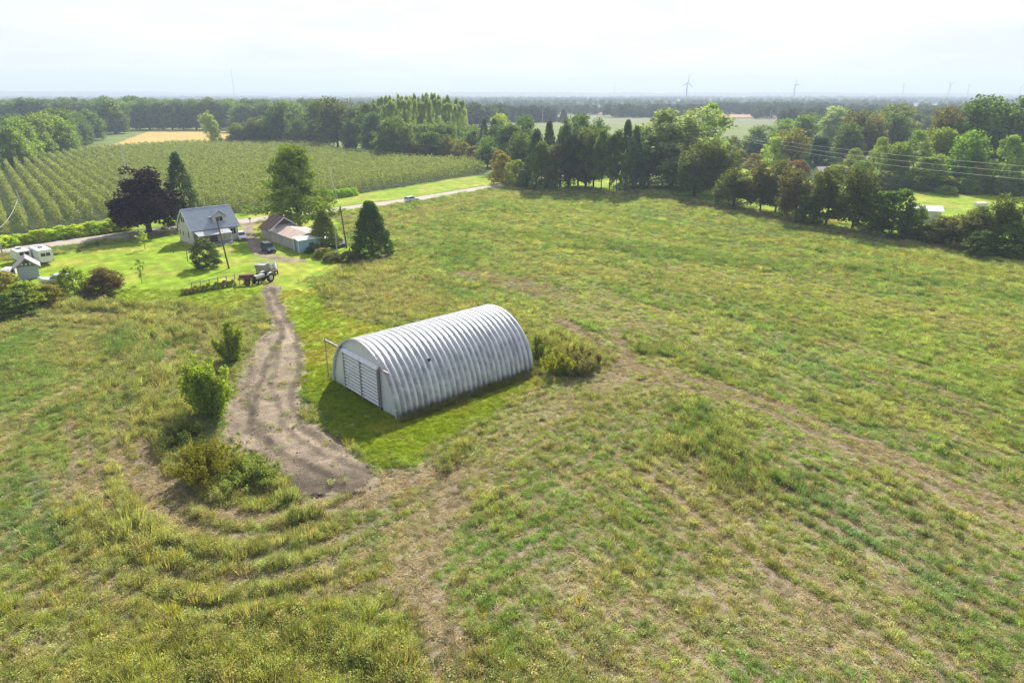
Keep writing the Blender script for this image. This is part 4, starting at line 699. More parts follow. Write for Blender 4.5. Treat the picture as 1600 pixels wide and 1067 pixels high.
def endwall(x, name, rib=.30, y0=-6.35, y1=6.35):
    n = int((y1 - y0) / rib) * 4; V = []; Fq = []
    for i in range(n + 1):
        y = y0 + (y1 - y0) * i / n; z = math.sqrt(max(0, 6.37 ** 2 - y * y)); o = (.0, .0, .03, .03)[i % 4]; V += [(x - o, y, 0), (x - o, y, z)]
        if i: k = len(V) - 4; Fq.append((k, k + 1, k + 3, k + 2))
    return link(name, npmesh(name, V, Fq, M_END), Q_)
endwall(.06, 'front_wall'); endwall(QL - .45, 'back_wall')
mb = MB()
for k in range(36):   # end trim angle
    a0, a1 = math.pi * k / 36, math.pi * (k + 1) / 36
    mb.q(*[(xx, -math.cos(a) * R, math.sin(a) * R) for xx, a, R in ((-.28, a0, 6.36), (-.28, a1, 6.36), (-.28, a1, 6.55), (-.28, a0, 6.55))])
    mb.q(*[(xx, -math.cos(a) * R, math.sin(a) * R) for xx, a, R in ((-.28, a0, 6.36), (-.28, a1, 6.36), (.02, a1, 6.36), (.02, a0, 6.36))])
mb.build('end_trim', mat('trim_steel', (.72, .74, .77), .4, .4), Q_)
MB().box(-.3, QL - .1, -6.62, -6.36, -.1, .16).build('base_kerb', M_CONC, Q_); MB().box(-.3, QL - .1, 6.36, 6.62, -.1, .16).build('base_kerb', M_CONC, Q_)
for y0, y1 in ((.03, 3.45), (-3.40, -.03)):
    d = MB().box(-.17, -.10, y0, y1, .22, 4.47).build('sliding_door', M_DOOR_SHADE, Q_); rb_ = MB(); st = 4.25 / 11
    for i in range(11): z = .22 + i * st; rb_.prismy([(-.171, z + .14), (-.30, z + .19), (-.30, z + .30), (-.171, z + .36)], y0 + .06, y1 - .06)
    rb_.build('door_rib', M_DOOR_LIT, d)
    fb = MB()
    for yy_ in (y0, y1): fb.box(-.33, -.09, yy_ - .06, yy_ + .06, .15, 4.6)
    fb.build('door_frame', mat('frame_steel', (.30, .31, .33), .5, .4), d)
MB().box(-.06, .05, -3.5, 3.5, .0, .22).build('door_gap', M_DARK, Q_)
MB().box(-.24, -.10, 3.7, 7.7, 4.42, 4.66).build('door_track', M_RUSTY, Q_); MB().box(-.24, -.10, -5.5, -3.6, 4.42, 4.66).build('door_track', M_RUSTY, Q_)
MB().prismy([(-.42, 4.48), (-.10, 4.76), (.05, 4.80), (.05, 4.70), (-.12, 4.66), (-.34, 4.42)], -3.55, 3.72).build('track_cover', mat('pale_metal', (.78, .79, .80), .45, .2, .1), Q_)
MB().tube((-.17, 7.6, -.1), (-.17, 7.6, 4.9), .05, n=8).build('track_post', M_RUSTY, Q_)
MB().tube((-.17, -5.4, 4.5), (1.2, -5.9, 2.9), .035, n=6).tube((-.17, -5.4, 4.75), (-.17, -5.4, 3.4), .03, n=6).build('track_brace', M_RUSTY, Q_)
best = None
for i in range(200):
    for k in range(10, 90):
        xx = i * .09; a = math.radians(k); wxp = QO[0] + QAX[0] * xx + QUX[0] * QR * math.cos(a); wyp = QO[1] + QAX[1] * xx + QUX[1] * QR * math.cos(a); wz = QR * math.sin(a)
        fy_ = wyp * CP - (wz - 30) * SP; e = abs(F * wxp / fy_ + 800 - 669.6) + abs(533.5 - F * ((wz - 30) * CP + wyp * SP) / fy_ - 562)
        if best is None or e < best[0]: best = (e, xx, a)
_, xx, a = best; R = QR + .09
MB().tube((xx, -math.cos(a) * (R - .1), math.sin(a) * (R - .1)), (xx, -math.cos(a) * (R + .06), math.sin(a) * (R + .06)), .17, n=10).build('vent_hole', M_DARK, Q_)

# ------------------------------------------------------------------ farmhouse
M_GLASS = mat('window_glass', (.03, .035, .04), .12, var=.1, spec=.6); M_SIDING = mat('cream_siding', (.62, .58, .52), .75, var=.1, nscale=1.2, dirt=(.40, .36, .32), dirt_amt=.4)
M_WHITE = mat('white_paint', (.78, .78, .76), .5, var=.06); M_ROOF = mat('blue_grey_metal_roof', (.36, .40, .47), .38, .35, .1, 1.0, dirt=(.26, .28, .33), dirt_amt=.4)
M_BROWNW = mat('brown_cladding', (.17, .13, .11), .8, var=.3, nscale=2)
def frame(pa, pb):
    a, b = g(*pa), g(*pb); return a, math.atan2(b[1] - a[1], b[0] - a[0]), math.hypot(b[0] - a[0], b[1] - a[1])
def window(parent, x, z, w, h, y, side='y', sgn=-1, cols=2):
    """window with frame, set in a wall whose outer face is at y (or x) = y"""
    f = MB(); gl = MB(); t = .06; o = sgn * .05
    def bx(mb, a0, a1, z0, z1, d0, d1):
        lo, hi = min(d0, d1), max(d0, d1)
        (mb.box(a0, a1, lo, hi, z0, z1) if side == 'y' else mb.box(lo, hi, a0, a1, z0, z1))
    bx(f, x - t, x, z, z + h, y - .02 * -sgn * -1, y + o); bx(f, x + w, x + w + t, z, z + h, y, y + o); bx(f, x - t, x + w + t, z + h, z + h + t, y, y + o); bx(f, x - t, x + w + t, z - t, z, y, y + o * 1.6)
    for c in range(1, cols): bx(f, x + w * c / cols - .03, x + w * c / cols + .03, z, z + h, y, y + o)
    wn = f.build('window', M_WHITE, parent); bx(gl, x, x + w, z, z + h, y - sgn * .01, y + sgn * .02); gl.build('pane', M_GLASS, wn); return wn
(ho, ha, hw_) = frame((304, 385), (372.5, 375)); HD = 7.6; HW = 9.7; EV = 3.5; AP = 7.1
h_ = empty('farmhouse', (*ho, 0), ha, 'cream two storey farmhouse with blue grey metal roof, front dormer and porch', 'house')
mb = MB(); mb.prism([(0, .3), (0, EV), (HD / 2, AP - .12), (HD, EV), (HD, .3)], 0, HW); wl = mb.build('wall', M_SIDING, h_)
MB().box(-.05, HW + .05, -.05, HD + .05, -.2, .32).build('foundation', M_CONC, h_)
sl = (AP - EV) / (HD / 2)
mb = MB()
for s in (0, 1):
    def yz(t, up=0): y = -.35 + (HD / 2 + .35) * t; z = EV - .35 * sl + (AP - EV + .35 * sl) * t + up; return ((y if s == 0 else HD - y), z)
    pr_ = [yz(0), yz(1), yz(1, .12), yz(0, .12)]; mb.prism(pr_, -.4, HW + .4)
    for i in range(27): xx = -.36 + i * (HW + .72) / 26; mb.prism([yz(0, .12), yz(1, .12), yz(1, .18), yz(0, .18)], xx - .025, xx + .025)
mb.prism([(HD / 2 - .15, AP + .1), (HD / 2, AP + .24), (HD / 2 + .15, AP + .1)], -.42, HW + .42)
rf = mb.build('roof', M_ROOF, h_)
MB().tube((3.2, HD / 2 + .6, AP - .4), (3.2, HD / 2 + .6, AP + .9), .12).tube((3.2, HD / 2 + .6, AP + .9), (3.2, HD / 2 + .6, AP + 1.05), .2).build('chimney_pipe', M_RUSTY, rf)
mb = MB()
for xx in (-.42, HW + .4):   # barge boards
    for s in (0, 1):
        y = lambda t: (-.35 + (HD / 2 + .35) * t) if s == 0 else HD + .35 - (HD / 2 + .35) * t
        z = lambda t: EV - .35 * sl + (AP - EV + .35 * sl) * t
        mb.prism([(y(0), z(0) - .18), (y(1), z(1) - .18), (y(1), z(1) + .13), (y(0), z(0) + .13)], xx - .03, xx + .03)
mb.build('barge_board', M_WHITE, h_)
MB().tube((-.3, -.42, EV - .36 * sl + .05), (HW + .3, -.42, EV - .36 * sl + .05), .07).build('gutter', M_ROOF, h_)
# dormer
dw = empty('dormer', (0, 0, 0)); 
dx0, dx1 = 4.9, 7.5; dz0, dz1, dzp = 4.2, 5.6, 6.65; dyf = (dz0 - EV) / sl - .05; dm = (dx0 + dx1) / 2
bpy.data.objects.remove(dw)
mb = MB(); mb.prismy([(dx0, dz0 - .3), (dx0, dz1), (dm, dzp - .1), (dx1, dz1), (dx1, dz0 - .3)], dyf, HD / 2); do = mb.build('dormer', M_SIDING, h_)
mb = MB(); q_ = (dzp - dz1) / (dm - dx0)
for s in (-1, 1):
    e = dm + s * (dm - dx0 + .3); ez = dz1 - .3 * q_; mb.prismy([(e, ez), (dm, dzp), (dm, dzp + .12), (e, ez + .12)], dyf - .35, (dzp - EV) / sl)
mb.build('dormer_roof', M_ROOF, do)
window(do, dm - .75, dz0 + .25, 1.5, 1.0, dyf)
window(h_, 8.0, 1.5, 1.15, 1.3, 0); window(h_, 3.45, 4.5, .75, 1.15, 0, 'x', cols=1); window(h_, 4.45, 4.5, .75, 1.15, 0, 'x', cols=1)
window(h_, 1.9, 1.4, .7, 1.3, 0, 'x', cols=1); window(h_, 4.9, 1.6, .55, 1.0, 0, 'x', cols=1); window(h_, 6.4, 1.6, .55, 1.0, 0, 'x', cols=1)
# porch
mb = MB(); mb.prism([(.0, 3.05), (-2.7, 2.3), (-2.7, 2.4), (0, 3.16)], .1, 7.3)
for i in range(19): xx = .15 + i * 7.1 / 18; mb.prism([(0, 3.16), (-2.7, 2.4), (-2.7, 2.44), (0, 3.2)], xx - .02, xx + .02)
pr2 = mb.build('porch_roof', mat('porch_roof_metal', (.46, .49, .53), .4, .35, .1, 1.0, dirt=(.3, .3, .32), dirt_amt=.3), h_)
MB().box(.15, 7.2, -2.6, 0, -.1, .3).build('porch_floor', M_CONC, h_)
for xx in (2.6, 4.9, 7.05): MB().box(xx - .07, xx + .07, -2.55, -2.41, .3, 2.36).build('porch_post', M_WHITE if xx > 3 else M_BROWNW, h_)
MB().box(.15, 2.5, -2.5, -.02, .3, 2.33).build('porch_enclosure', M_BROWNW, h_); MB().box(2.6, 5.0, -.06, -.0, .3, 2.6).build('porch_back_wall', M_BROWNW, h_)
d = MB().box(5.3, 6.2, -.07, 0, .3, 2.35).build('door', M_WHITE, h_); MB().box(5.5, 6.0, -.09, -.06, 1.3, 2.1).build('door_glass', M_GLASS, d)
MB().box(5.2, 6.4, -3.2, -2.6, -.1, .16).build('step', M_CONC, h_)

# ------------------------------------------------------------------ barn, long shed and pale blue lean-to
M_BROOF = mat('brown_shingle_roof', (.20, .13, .11), .85, var=.25, nscale=2, bump=.3); M_PROOF = mat('faded_pink_roof', (.42, .31, .27), .7, var=.15, nscale=1, dirt=(.25, .18, .15), dirt_amt=.5)
M_GWALL = mat('grey_board_wall', (.44, .40, .37), .85, var=.2, nscale=1.5, dirt=(.28, .25, .23), dirt_amt=.5); M_BLUE = mat('pale_blue_paint', (.33, .52, .60), .6, var=.12, nscale=1.5)
(bo, ba, bl) = frame((409, 371), (470, 395)); print('barn', bl)
b_ = empty('barn', (*bo, 0), ba, 'small grey barn with steep brown shingle roof joined to the long shed', 'barn')
BL1 = 5.4; BD = 6.6
MB().prism([(0, 0), (0, 2.4), (BD / 2, 4.7), (BD, 2.4), (BD, 0)], 0, BL1).build('wall', M_GWALL, b_)
mb = MB()
for s in (0, 1):
    f = lambda y: y if s == 0 else BD - y
    mb.prism([(f(-.4), 2.14), (f(BD / 2), 4.74), (f(BD / 2), 4.9), (f(-.4), 2.3)], -.35, BL1 + .35)
mb.build('roof', M_BROOF, b_); MB().prism([(BD / 2 - 2.1, 3.3), (BD / 2, 4.68), (BD / 2 + 2.1, 3.3)], BL1, BL1 + .05).build('gable_panel', mat('dark_gable', (.10, .09, .09), .8), b_)
mb = MB()
for s in (0, 1):
    f = lambda y: y if s == 0 else BD - y
    mb.prism([(f(-.42), 2.05), (f(BD / 2), 4.68), (f(BD / 2), 4.92), (f(-.42), 2.29)], BL1 + .35, BL1 + .42)
mb.build('barge_board', M_WHITE, b_)
s_ = empty('long_shed', (bo[0] + math.cos(ba) * (BL1 + .06), bo[1] + math.sin(ba) * (BL1 + .06), 0), ba, 'long low grey shed with faded pinkish low pitched roof beside the gravel drive', 'shed')
SL = bl - BL1 - 2.6
MB().prism([(0, 0), (0, 2.35), (3.0, 3.1), (7.0, 2.5), (7.0, 0)], 0, SL).build('wall', M_GWALL, s_)
MB().prism([(-.35, 2.24), (3.0, 3.12), (3.0, 3.24), (-.35, 2.36)], -.1, SL + .1).prism([(3.0, 3.12), (7.3, 2.46), (7.3, 2.58), (3.0, 3.24)], -.1, SL + .1).build('roof', M_PROOF, s_)
MB().prism([(-.38, 2.38), (1.0, 2.75), (1.0, 2.78), (-.38, 2.41)], -.4, 1.0).build('pale_roof_patch', M_WHITE, s_)
for xx in (.3, SL * .5): MB().box(xx, xx + SL * .42, -.05, 0, .05, 2.05).build('garage_door', mat('garage_door_paint', (.50, .46, .42), .75, var=.12), s_)
l_ = empty('blue_lean_to', (s_.location.x + math.cos(ba) * (SL + .15), s_.location.y + math.sin(ba) * (SL + .15), 0), ba, 'pale blue lean-to hut with light flat roof at the end of the long shed', 'hut')
MB().box(0, 2.4, .1, 4.4, 0, 2.45).build('wall', M_BLUE, l_); MB().prismy([(-.15, 2.75), (2.75, 2.42), (2.75, 2.52), (-.15, 2.86)], -.5, 4.7).build('roof', mat('light_roof', (.62, .62, .58), .6, var=.1), l_)
MB().box(2.4, 2.43, 1.9, 2.9, 1.1, 1.8).build('window', M_GLASS, l_); MB().box(.9, 1.6, .06, .1, .05, 2.0).build('door', mat('blue_door', (.16, .30, .42), .6), l_)
for xx in (.05, 2.35): MB().box(xx - .08, xx + .08, -.42, -.26, 0, 2.5).build('post', M_WHITE, l_)
x, y = g(507, 386)
t_ = empty('round_tank', (x, y, 0), 0, 'dark grey round metal tank beside the yellowish cedar', 'tank')
MB().tube((0, 0, 0), (0, 0, 1.9), 1.15, n=24).build('body', mat('tank_metal', (.16, .17, .19), .5, .5), t_, sm=False); MB().tube((0, 0, 1.9), (0, 0, 2.3), 1.15, .2, n=24).build('lid', mat('tank_lid', (.20, .21, .23), .5, .5), t_)
# junk and brush by the field corner
for i, (px, by, ty, w, col, lb) in enumerate(((505, 402, 388, 30, (.12, .12, .04), 'olive weedy brush in front of the round grey tank'), (520, 408, 394, 30, (.10, .11, .035), 'low brush around the pale post beside the dark car'), (545, 409, 393, 30, (.09, .085, .04), 'brown brush between the pale post and the dark cedar'), (560, 404, 390, 26, (.10, .12, .04), 'green brush at the left foot of the dark cedar'), (487, 395, 385, 20, (.06, .08, .03), 'dark brush against the pale blue hut'))):
    tree(px, by, ty, w, 'bush', col, lb, 'bush', 'brush by the corner of the field', 'bush')
mb = MB(); x, y = g(540, 402); rb = random.Random(4)
for i in range(26): a = rb.random() * 3.1; l = 1 + rb.random() * 2.4; cx_, cy_ = rb.uniform(-3, 2.4), rb.uniform(-1, 1); mb.tube((cx_ - math.cos(a) * l / 2, cy_ - math.sin(a) * l / 2, .1 + rb.random() * .5), (cx_ + math.cos(a) * l / 2, cy_ + math.sin(a) * l / 2, .2 + rb.random() * 1.1), .07, .03, 5)
o = mb.build('brush_pile', mat('dead_wood', (.22, .17, .14), .9, var=.3)); o.location = (x, y, 0); tag(o, 'heap of dead grey branches beside the dark cedar', 'brush pile')
mb = MB(); x, y = g(146, 466)
for i in range(40): a = rb.random() * 3.1; l = 1 + rb.random() * 2.0; cx_, cy_ = rb.uniform(-2.6, 2.4), rb.uniform(-.7, .7); mb.tube((cx_ - math.cos(a) * l / 2, cy_ - math.sin(a) * l / 2, .1 + rb.random() * .5), (cx_ + math.cos(a) * l / 2, cy_ + math.sin(a) * l / 2, .2 + rb.random() * .8), .06, .03, 5)
o = mb.build('brush_pile', bpy.data.materials['dead_wood']); o.location = (x, y, 0); tag(o, 'heap of grey twigs under the red brown crab apple', 'brush pile')

# ------------------------------------------------------------------ vehicles
M_TYRE = mat('tyre', (.02, .02, .02), .85); M_RIM = mat('rim', (.5, .5, .52), .35, .7); M_LAMP = mat('headlight', (.8, .8, .78), .2); M_TAIL = mat('tail_light', (.45, .02, .02), .3)
def wheel(p, x, y, r=.34, w=.22, rim=None):
    s = 1 if y > 0 else -1; t = MB().tube((x, y - w / 2, r), (x, y + w / 2, r), r, n=18).build('wheel', M_TYRE, p); MB().tube((x, y + s * (w / 2 - .02), r), (x, y + s * (w / 2 + .01), r), r * .58, n=12).build('rim', rim or M_RIM, t)
def car(loc, rz, col, label, L=4.4, Wd=1.8, Hh=1.65, boxy=False, name='car'):
    o = empty(name, (*loc, 0), rz, label, 'car'); paint = mat('paint', col, .28, .2, .03, spec=.6); h = Wd / 2
    MB().prismy([(-L / 2, .35), (-L / 2, .85), (-L / 2 + .08, 1.0), (L * .22, 1.0), (L / 2 - .25, .88), (L / 2, .7), (L / 2, .35), (L / 2 - .2, .25), (-L / 2 + .2, .25)], -h, h).build('body', paint, o, bevel=.05)
    rx0, rx1 = -L / 2 + (.12 if boxy else .35), (.35 if boxy else .2)
    bx0, bx1 = -L / 2 + .06, (.75 if boxy else .95)
    v = [(bx0, -h + .06, .98), (bx1, -h + .06, .98), (bx1, h - .06, .98), (bx0, h - .06, .98), (rx0, -h + .2, Hh), (rx1, -h + .2, Hh), (rx1, h - .2, Hh), (rx0, h - .2, Hh)]
    mb = MB(); mb.q(v[4], v[5], v[6], v[7]); 
    for a, b, c, d in ((0, 1, 5, 4), (1, 2, 6, 5), (2, 3, 7, 6), (3, 0, 4, 7)): mb.q(v[a], v[b], v[c], v[d])
    cb2 = mb.build('cabin', paint, o)
    def gl(nm, a, b, c, d, k=.14, off=.012):
        A, B, C_, D = [Vector(v[i]) for i in (a, b, c, d)]; nn = (B - A).cross(D - A).normalized() * off; m_ = lambda p, q, t: p.lerp(q, t)
        lo0, lo1, hi0, hi1 = m_(A, D, .12), m_(B, C_, .12), m_(A, D, .86), m_(B, C_, .86)
        P = [m_(lo0, lo1, k / 2), m_(lo0, lo1, 1 - k / 2), m_(hi0, hi1, 1 - k / 2), m_(hi0, hi1, k / 2)]; cen = sum(v_[0] if 0 else 0 for v_ in v); w = MB(); w.q(*[p + nn for p in P]); w.build(nm, M_GLASS, cb2)
    gl('side_window', 0, 1, 5, 4); gl('windscreen', 1, 2, 6, 5); gl('side_window', 2, 3, 7, 6); gl('rear_window', 3, 0, 4, 7)
    for xx in (-L * .31, L * .32):
        for s in (-1, 1): wheel(o, xx, s * (h - .09))
    for s in (-1, 1): MB().box(L / 2 - .03, L / 2 + .015, s * (h - .28) - .14, s * (h - .28) + .14, .62, .78).build('headlight', M_LAMP, o); MB().box(-L / 2 - .015, -L / 2 + .02, s * (h - .18) - .09, s * (h - .18) + .09, .7, .98).build('tail_light', M_TAIL, o)
    MB().box(L / 2 - .02, L / 2 + .02, -.5, .5, .42, .60).build('grille', M_DARK, o); return o
(a, rz, _) = frame((634, 315), (652, 312.3)); car(g(643, 315.3), rz, (.75, .76, .78), 'white hatchback driving along the road past the field')
(a, rz, _) = frame((412, 388), (427, 395)); car(g(420, 393), rz, (.035, .06, .08), 'dark blue green jeep parked on the gravel drive', 4.4, 1.8, 1.8, True)
(a, rz, _) = frame((372, 366), (386, 378)); car(g(378, 374), rz, (.72, .73, .72), 'white car parked behind the farmhouse corner')
(a, rz, _) = frame((520, 380), (534, 385)); car(g(529, 384), rz, (.10, .13, .19), 'dark car half hidden in the weeds beside the pale post')
# travel trailers
def trailer(loc, rz, L, label, Wd=2.5, Hh=3.1):
    o = empty('travel_trailer', (*loc, 0), rz, label, 'travel trailer')
    MB().prismy([(0, .65), (0, Hh), (L - 1.2, Hh + .03), (L, Hh - .5), (L, .9), (L - 2, .65)], -Wd / 2, Wd / 2).build('body', mat('trailer_shell', (.78, .77, .73), .45, var=.06, dirt=(.55, .53, .48), dirt_amt=.35), o, bevel=.07)
    w = MB().box(-.035, 0, -.75, .75, 1.75, 2.35).build('rear_window', M_GLASS, o); MB().box(-.06, -.036, -.04, .04, 1.75, 2.35).build('window_bar', M_WHITE, w)
    for xx in (2.0, 4.5): MB().box(xx, xx + 1.1, -Wd / 2 - .035, -Wd / 2, 1.7, 2.3).build('side_window', M_GLASS, o)
    for s in (-1, 1): MB().box(-.03, .01, s * 1.05 - .1, s * 1.05 + .1, .8, .95).build('tail_light', M_TAIL, o); MB().tube((.02 - .05, s * 1.25, .7), (-.05, s * 1.25, Hh - .1), .03, n=5).build('corner_trim', M_RIM, o)
    MB().box(2.6, 3.3, -.35, .35, Hh, Hh + .16).build('roof_vent', M_DARK, o); MB().box(L * .6, L * .6 + .8, -.4, .4, Hh, Hh + .28).build('air_conditioner', M_WHITE, o)
    for xx in (L * .42, L * .42 + .85):
        for s in (-1, 1): wheel(o, xx, s * (Wd / 2 - .15), .36)
    MB().tube((L - .2, -.5, .55), (L + 1.2, 0, .5), .05).tube((L - .2, .5, .55), (L + 1.2, 0, .5), .05).build('hitch', M_DARK, o); return o
a, b = g(63, 416), g(87, 413.5); rz = math.atan2(b[1] - a[1], b[0] - a[0]) + math.pi / 2
trailer(((a[0] + b[0]) / 2, (a[1] + b[1]) / 2), rz + .25, 7.4, 'larger white travel trailer with two dark rear window panes beside the grey shed', 2.4, 2.9)
a = g(42, 413); trailer(a, rz + .3, 5.0, 'smaller white travel trailer mostly hidden behind the grey shed', 2.2, 2.5)
# grey garden shed
(so, sa, sw) = frame((30, 438), (63, 434)); print('shed', sw)
s2 = empty('garden_shed', (*so, 0), sa, 'small grey blue garden shed with steep weathered grey roof', 'shed')
M_SG = mat('grey_blue_boards', (.38, .42, .47), .8, var=.12, nscale=2); M_SR = mat('weathered_grey_roof', (.32, .29, .30), .85, var=.25, nscale=2)
SD = 3.4
MB().prismy([(0, 0), (0, 2.3), (sw / 2, 3.6), (sw, 2.3), (sw, 0)], 0, SD).build('wall', M_SG, s2)
mb = MB(); k = 1.3 / (sw / 2)
for s in (0, 1):
    f = lambda x: x if s == 0 else sw - x
    mb.prismy([(f(-.45), 2.3 - .45 * k), (f(sw / 2), 3.62), (f(sw / 2), 3.76), (f(-.45), 2.44 - .45 * k)], -.6, SD + .3)
mb.build('roof', M_SR, s2); MB().prismy([(.5, 2.35), (sw / 2, 3.4), (sw - .5, 2.35)], -.04, 0).build('gable_panel', mat('dark_boards', (.13, .12, .12), .8), s2)
for i in range(4): MB().box(.75 + i * .6, 1.0 + i * .6, -.08, -.04, 2.45, 2.75).build('gable_vent', M_WHITE, s2)
MB().box(-.02, sw + .02, -.07, 0, 2.24, 2.34).build('trim_board', M_BROWNW, s2)
# covered boat
x, y = g(92, 447); o = empty('boat', (x, y, 0), math.radians(200), 'white motor boat with dark covers on a trailer behind the bushes', 'boat')
mb = MB(); st = [(-2.4, .85, .75), (-1, .98, .72), (.8, .95, .78), (2.0, .55, .9), (2.7, .04, 1.05)]
for (x0, w0, z0), (x1, w1, z1) in zip(st[:-1], st[1:]):
    mb.q((x0, -w0, z0 + .55), (x1, -w1, z1 + .55), (x1, 0, z1 - .35), (x0, 0, z0 - .35)); mb.q((x0, w0, z0 + .55), (x0, 0, z0 - .35), (x1, 0, z1 - .35), (x1, w1, z1 + .55))
    mb.q((x0, -w0, z0 + .55), (x0, 0, z0 + .85), (x1, 0, z1 + .8), (x1, -w1, z1 + .55)); mb.q((x0, w0, z0 + .55), (x1, w1, z1 + .55), (x1, 0, z1 + .8), (x0, 0, z0 + .85))
mb.q((-2.4, -.85, 1.3), (-2.4, 0, .4), (-2.4, .85, 1.3), (-2.4, 0, 1.6)); mb.build('hull', M_WHITE, o)
MB().prismy([(-1.9, 1.55), (-1.4, 2.0), (.3, 2.05), (.9, 1.6)], -.8, .8).build('cover', mat('grey_tarpaulin', (.35, .38, .42), .6), o); MB().box(-2.0, 2.4, -.5, .5, .38, .46).build('trailer_frame', M_DARK, o)
for s in (-1, 1): wheel(o, -.5, s * .8, .32)
MB().tube((1.0, -.4, 1.9), (-2.6, .3, 2.2), .05).build('mast', M_DARK, o)
x, y = g(10, 438); o = empty('camper_shell', (x, y, 0), math.radians(105), 'rounded white camper at the left picture edge behind the orange bush', 'camper'); o.scale = (.7, .75, .75)
MB().prismy([(0, .5), (.1, 1.9), (.9, 2.4), (3.6, 2.4), (4.4, 1.7), (4.5, .6)], -1, 1).build('body', M_WHITE, o, bevel=.12); MB().box(1.2, 2.4, -1.02, -.98, 1.4, 1.95).build('window', M_GLASS, o)
for s in (-1, 1): wheel(o, 2.2, s * .88, .32)
# old farm machines
M_RED = mat('rusty_red', (.16, .07, .05), .8, var=.3, dirt=(.10, .06, .05), dirt_amt=.8); M_GREYP = mat('grey_machine_paint', (.55, .54, .52), .6, var=.1, dirt=(.25, .18, .14), dirt_amt=.5)
x, y = g(412, 441); o = empty('tractor', (x, y, 0), math.radians(-115), 'old white and grey farm tractor parked nose first at the end of the dirt track', 'tractor')
MB().box(-.2, 1.9, -.32, .32, .95, 1.5).build('hood', M_GREYP, o, bevel=.08); MB().box(1.9, 1.94, -.28, .28, .95, 1.45).build('grille', M_DARK, o); MB().box(-1.1, 1.7, -.22, .22, .55, .95).build('chassis', M_DARK, o)
MB().box(-.9, -.45, -.25, .25, 1.2, 1.3).box(-.98, -.9, -.25, .25, 1.2, 1.65).build('seat', M_DARK, o); MB().tube((-.1, 0, 1.3), (-.45, 0, 1.75), .03).build('steering_column', M_DARK, o); MB().tube((.9, .1, 1.5), (.9, .1, 2.2), .04).build('exhaust', M_RUSTY, o)
for s in (-1, 1): wheel(o, -.8, s * .85, .75, .36, M_GREYP); wheel(o, 1.5, s * .6, .38, .2, M_GREYP); MB().prismy([(-1.5, 1.2), (-1.2, 1.6), (-.5, 1.62), (-.2, 1.25), (-.25, 1.2), (-.55, 1.55), (-1.15, 1.53), (-1.42, 1.15)], s * .85 - .22, s * .85 + .22).build('fender', M_GREYP, o)
x, y = g(411, 431); o = empty('hopper_wagon', (x, y, 0), math.radians(-100), 'tall square grey hopper wagon behind the old tractor', 'wagon'); o.scale = (.8, .8, .8)
mb = MB(); v = [(-1, -.9, 1.0), (1, -.9, 1.0), (1, .9, 1.0), (-1, .9, 1.0), (-1.2, -1.1, 2.6), (1.2, -1.1, 2.6), (1.2, 1.1, 2.6), (-1.2, 1.1, 2.6)]
for f in ((0, 1, 5, 4), (1, 2, 6, 5), (2, 3, 7, 6), (3, 0, 4, 7), (4, 5, 6, 7), (3, 2, 1, 0)): mb.q(*[v[i] for i in f])
mb.build('hopper', mat('dull_grey_paint', (.30, .29, .28), .7, var=.2, dirt=(.16, .11, .09), dirt_amt=.6), o); MB().box(-1.25, 1.25, -1.15, -1.05, 2.6, 2.7).box(-1.25, 1.25, 1.05, 1.15, 2.6, 2.7).box(-1.25, -1.15, -1.05, 1.05, 2.6, 2.7).box(1.15, 1.25, -1.05, 1.05, 2.6, 2.7).build('rim', M_GREYP, o); MB().box(-1.2, 1.2, -.3, .3, .6, 1.0).build('chassis', M_DARK, o)
for xx in (-.8, .8):
    for s in (-1, 1): wheel(o, xx, s * .9, .42)
x, y = g(426, 426); o = empty('flat_wagon', (x, y, 0), math.radians(-70), 'flat farm wagon loaded with scrap metal behind the hopper wagon', 'wagon')
MB().box(-2, 2, -.95, .95, .75, .85).build('deck', M_BROWNW, o); mb = MB()
for i in range(14): mb.tube((rb.uniform(-1.8, 1.6), rb.uniform(-.8, .8), .9), (rb.uniform(-1.8, 1.8), rb.uniform(-.8, .8), 1.2 + rb.random() * .7), .06 + .1 * rb.random(), n=7)
s3 = mb.build('scrap_load', M_GREYP, o)
for xx in (-1.3, 1.3):
    for s in (-1, 1): wheel(o, xx, s * .8, .38)
x, y = g(387, 444); o = empty('cultivator', (x, y, 0), math.radians(20), 'rusty dark red cultivator frame standing beside the old tractor', 'farm machine')
mb = MB()
for yy_ in (-.8, 0, .8): mb.tube((-1.4, yy_, 1.0), (1.4, yy_, 1.0), .07)
for xx in (-1.4, -.5, .5, 1.4): mb.tube((xx, -.9, 1.0), (xx, .9, 1.0), .06)
mb.build('frame', M_RED, o)
for i in range(10): xx = -1.3 + (i % 5) * .65; yy_ = -.8 if i < 5 else .8; MB().tube((xx, yy_, 1.0), (xx + .15, yy_ + .3, .55), .04).tube((xx + .15, yy_ + .3, .55), (xx, yy_ + .1, .05), .035).build('tine', M_RUSTY, o)
MB().box(-1.2, 1.2, -.5, .3, 1.05, 1.7).build('seed_box', M_RED, o)
for s in (-1, 1): wheel(o, 0, s * 1.15, .5, .16, M_RED)
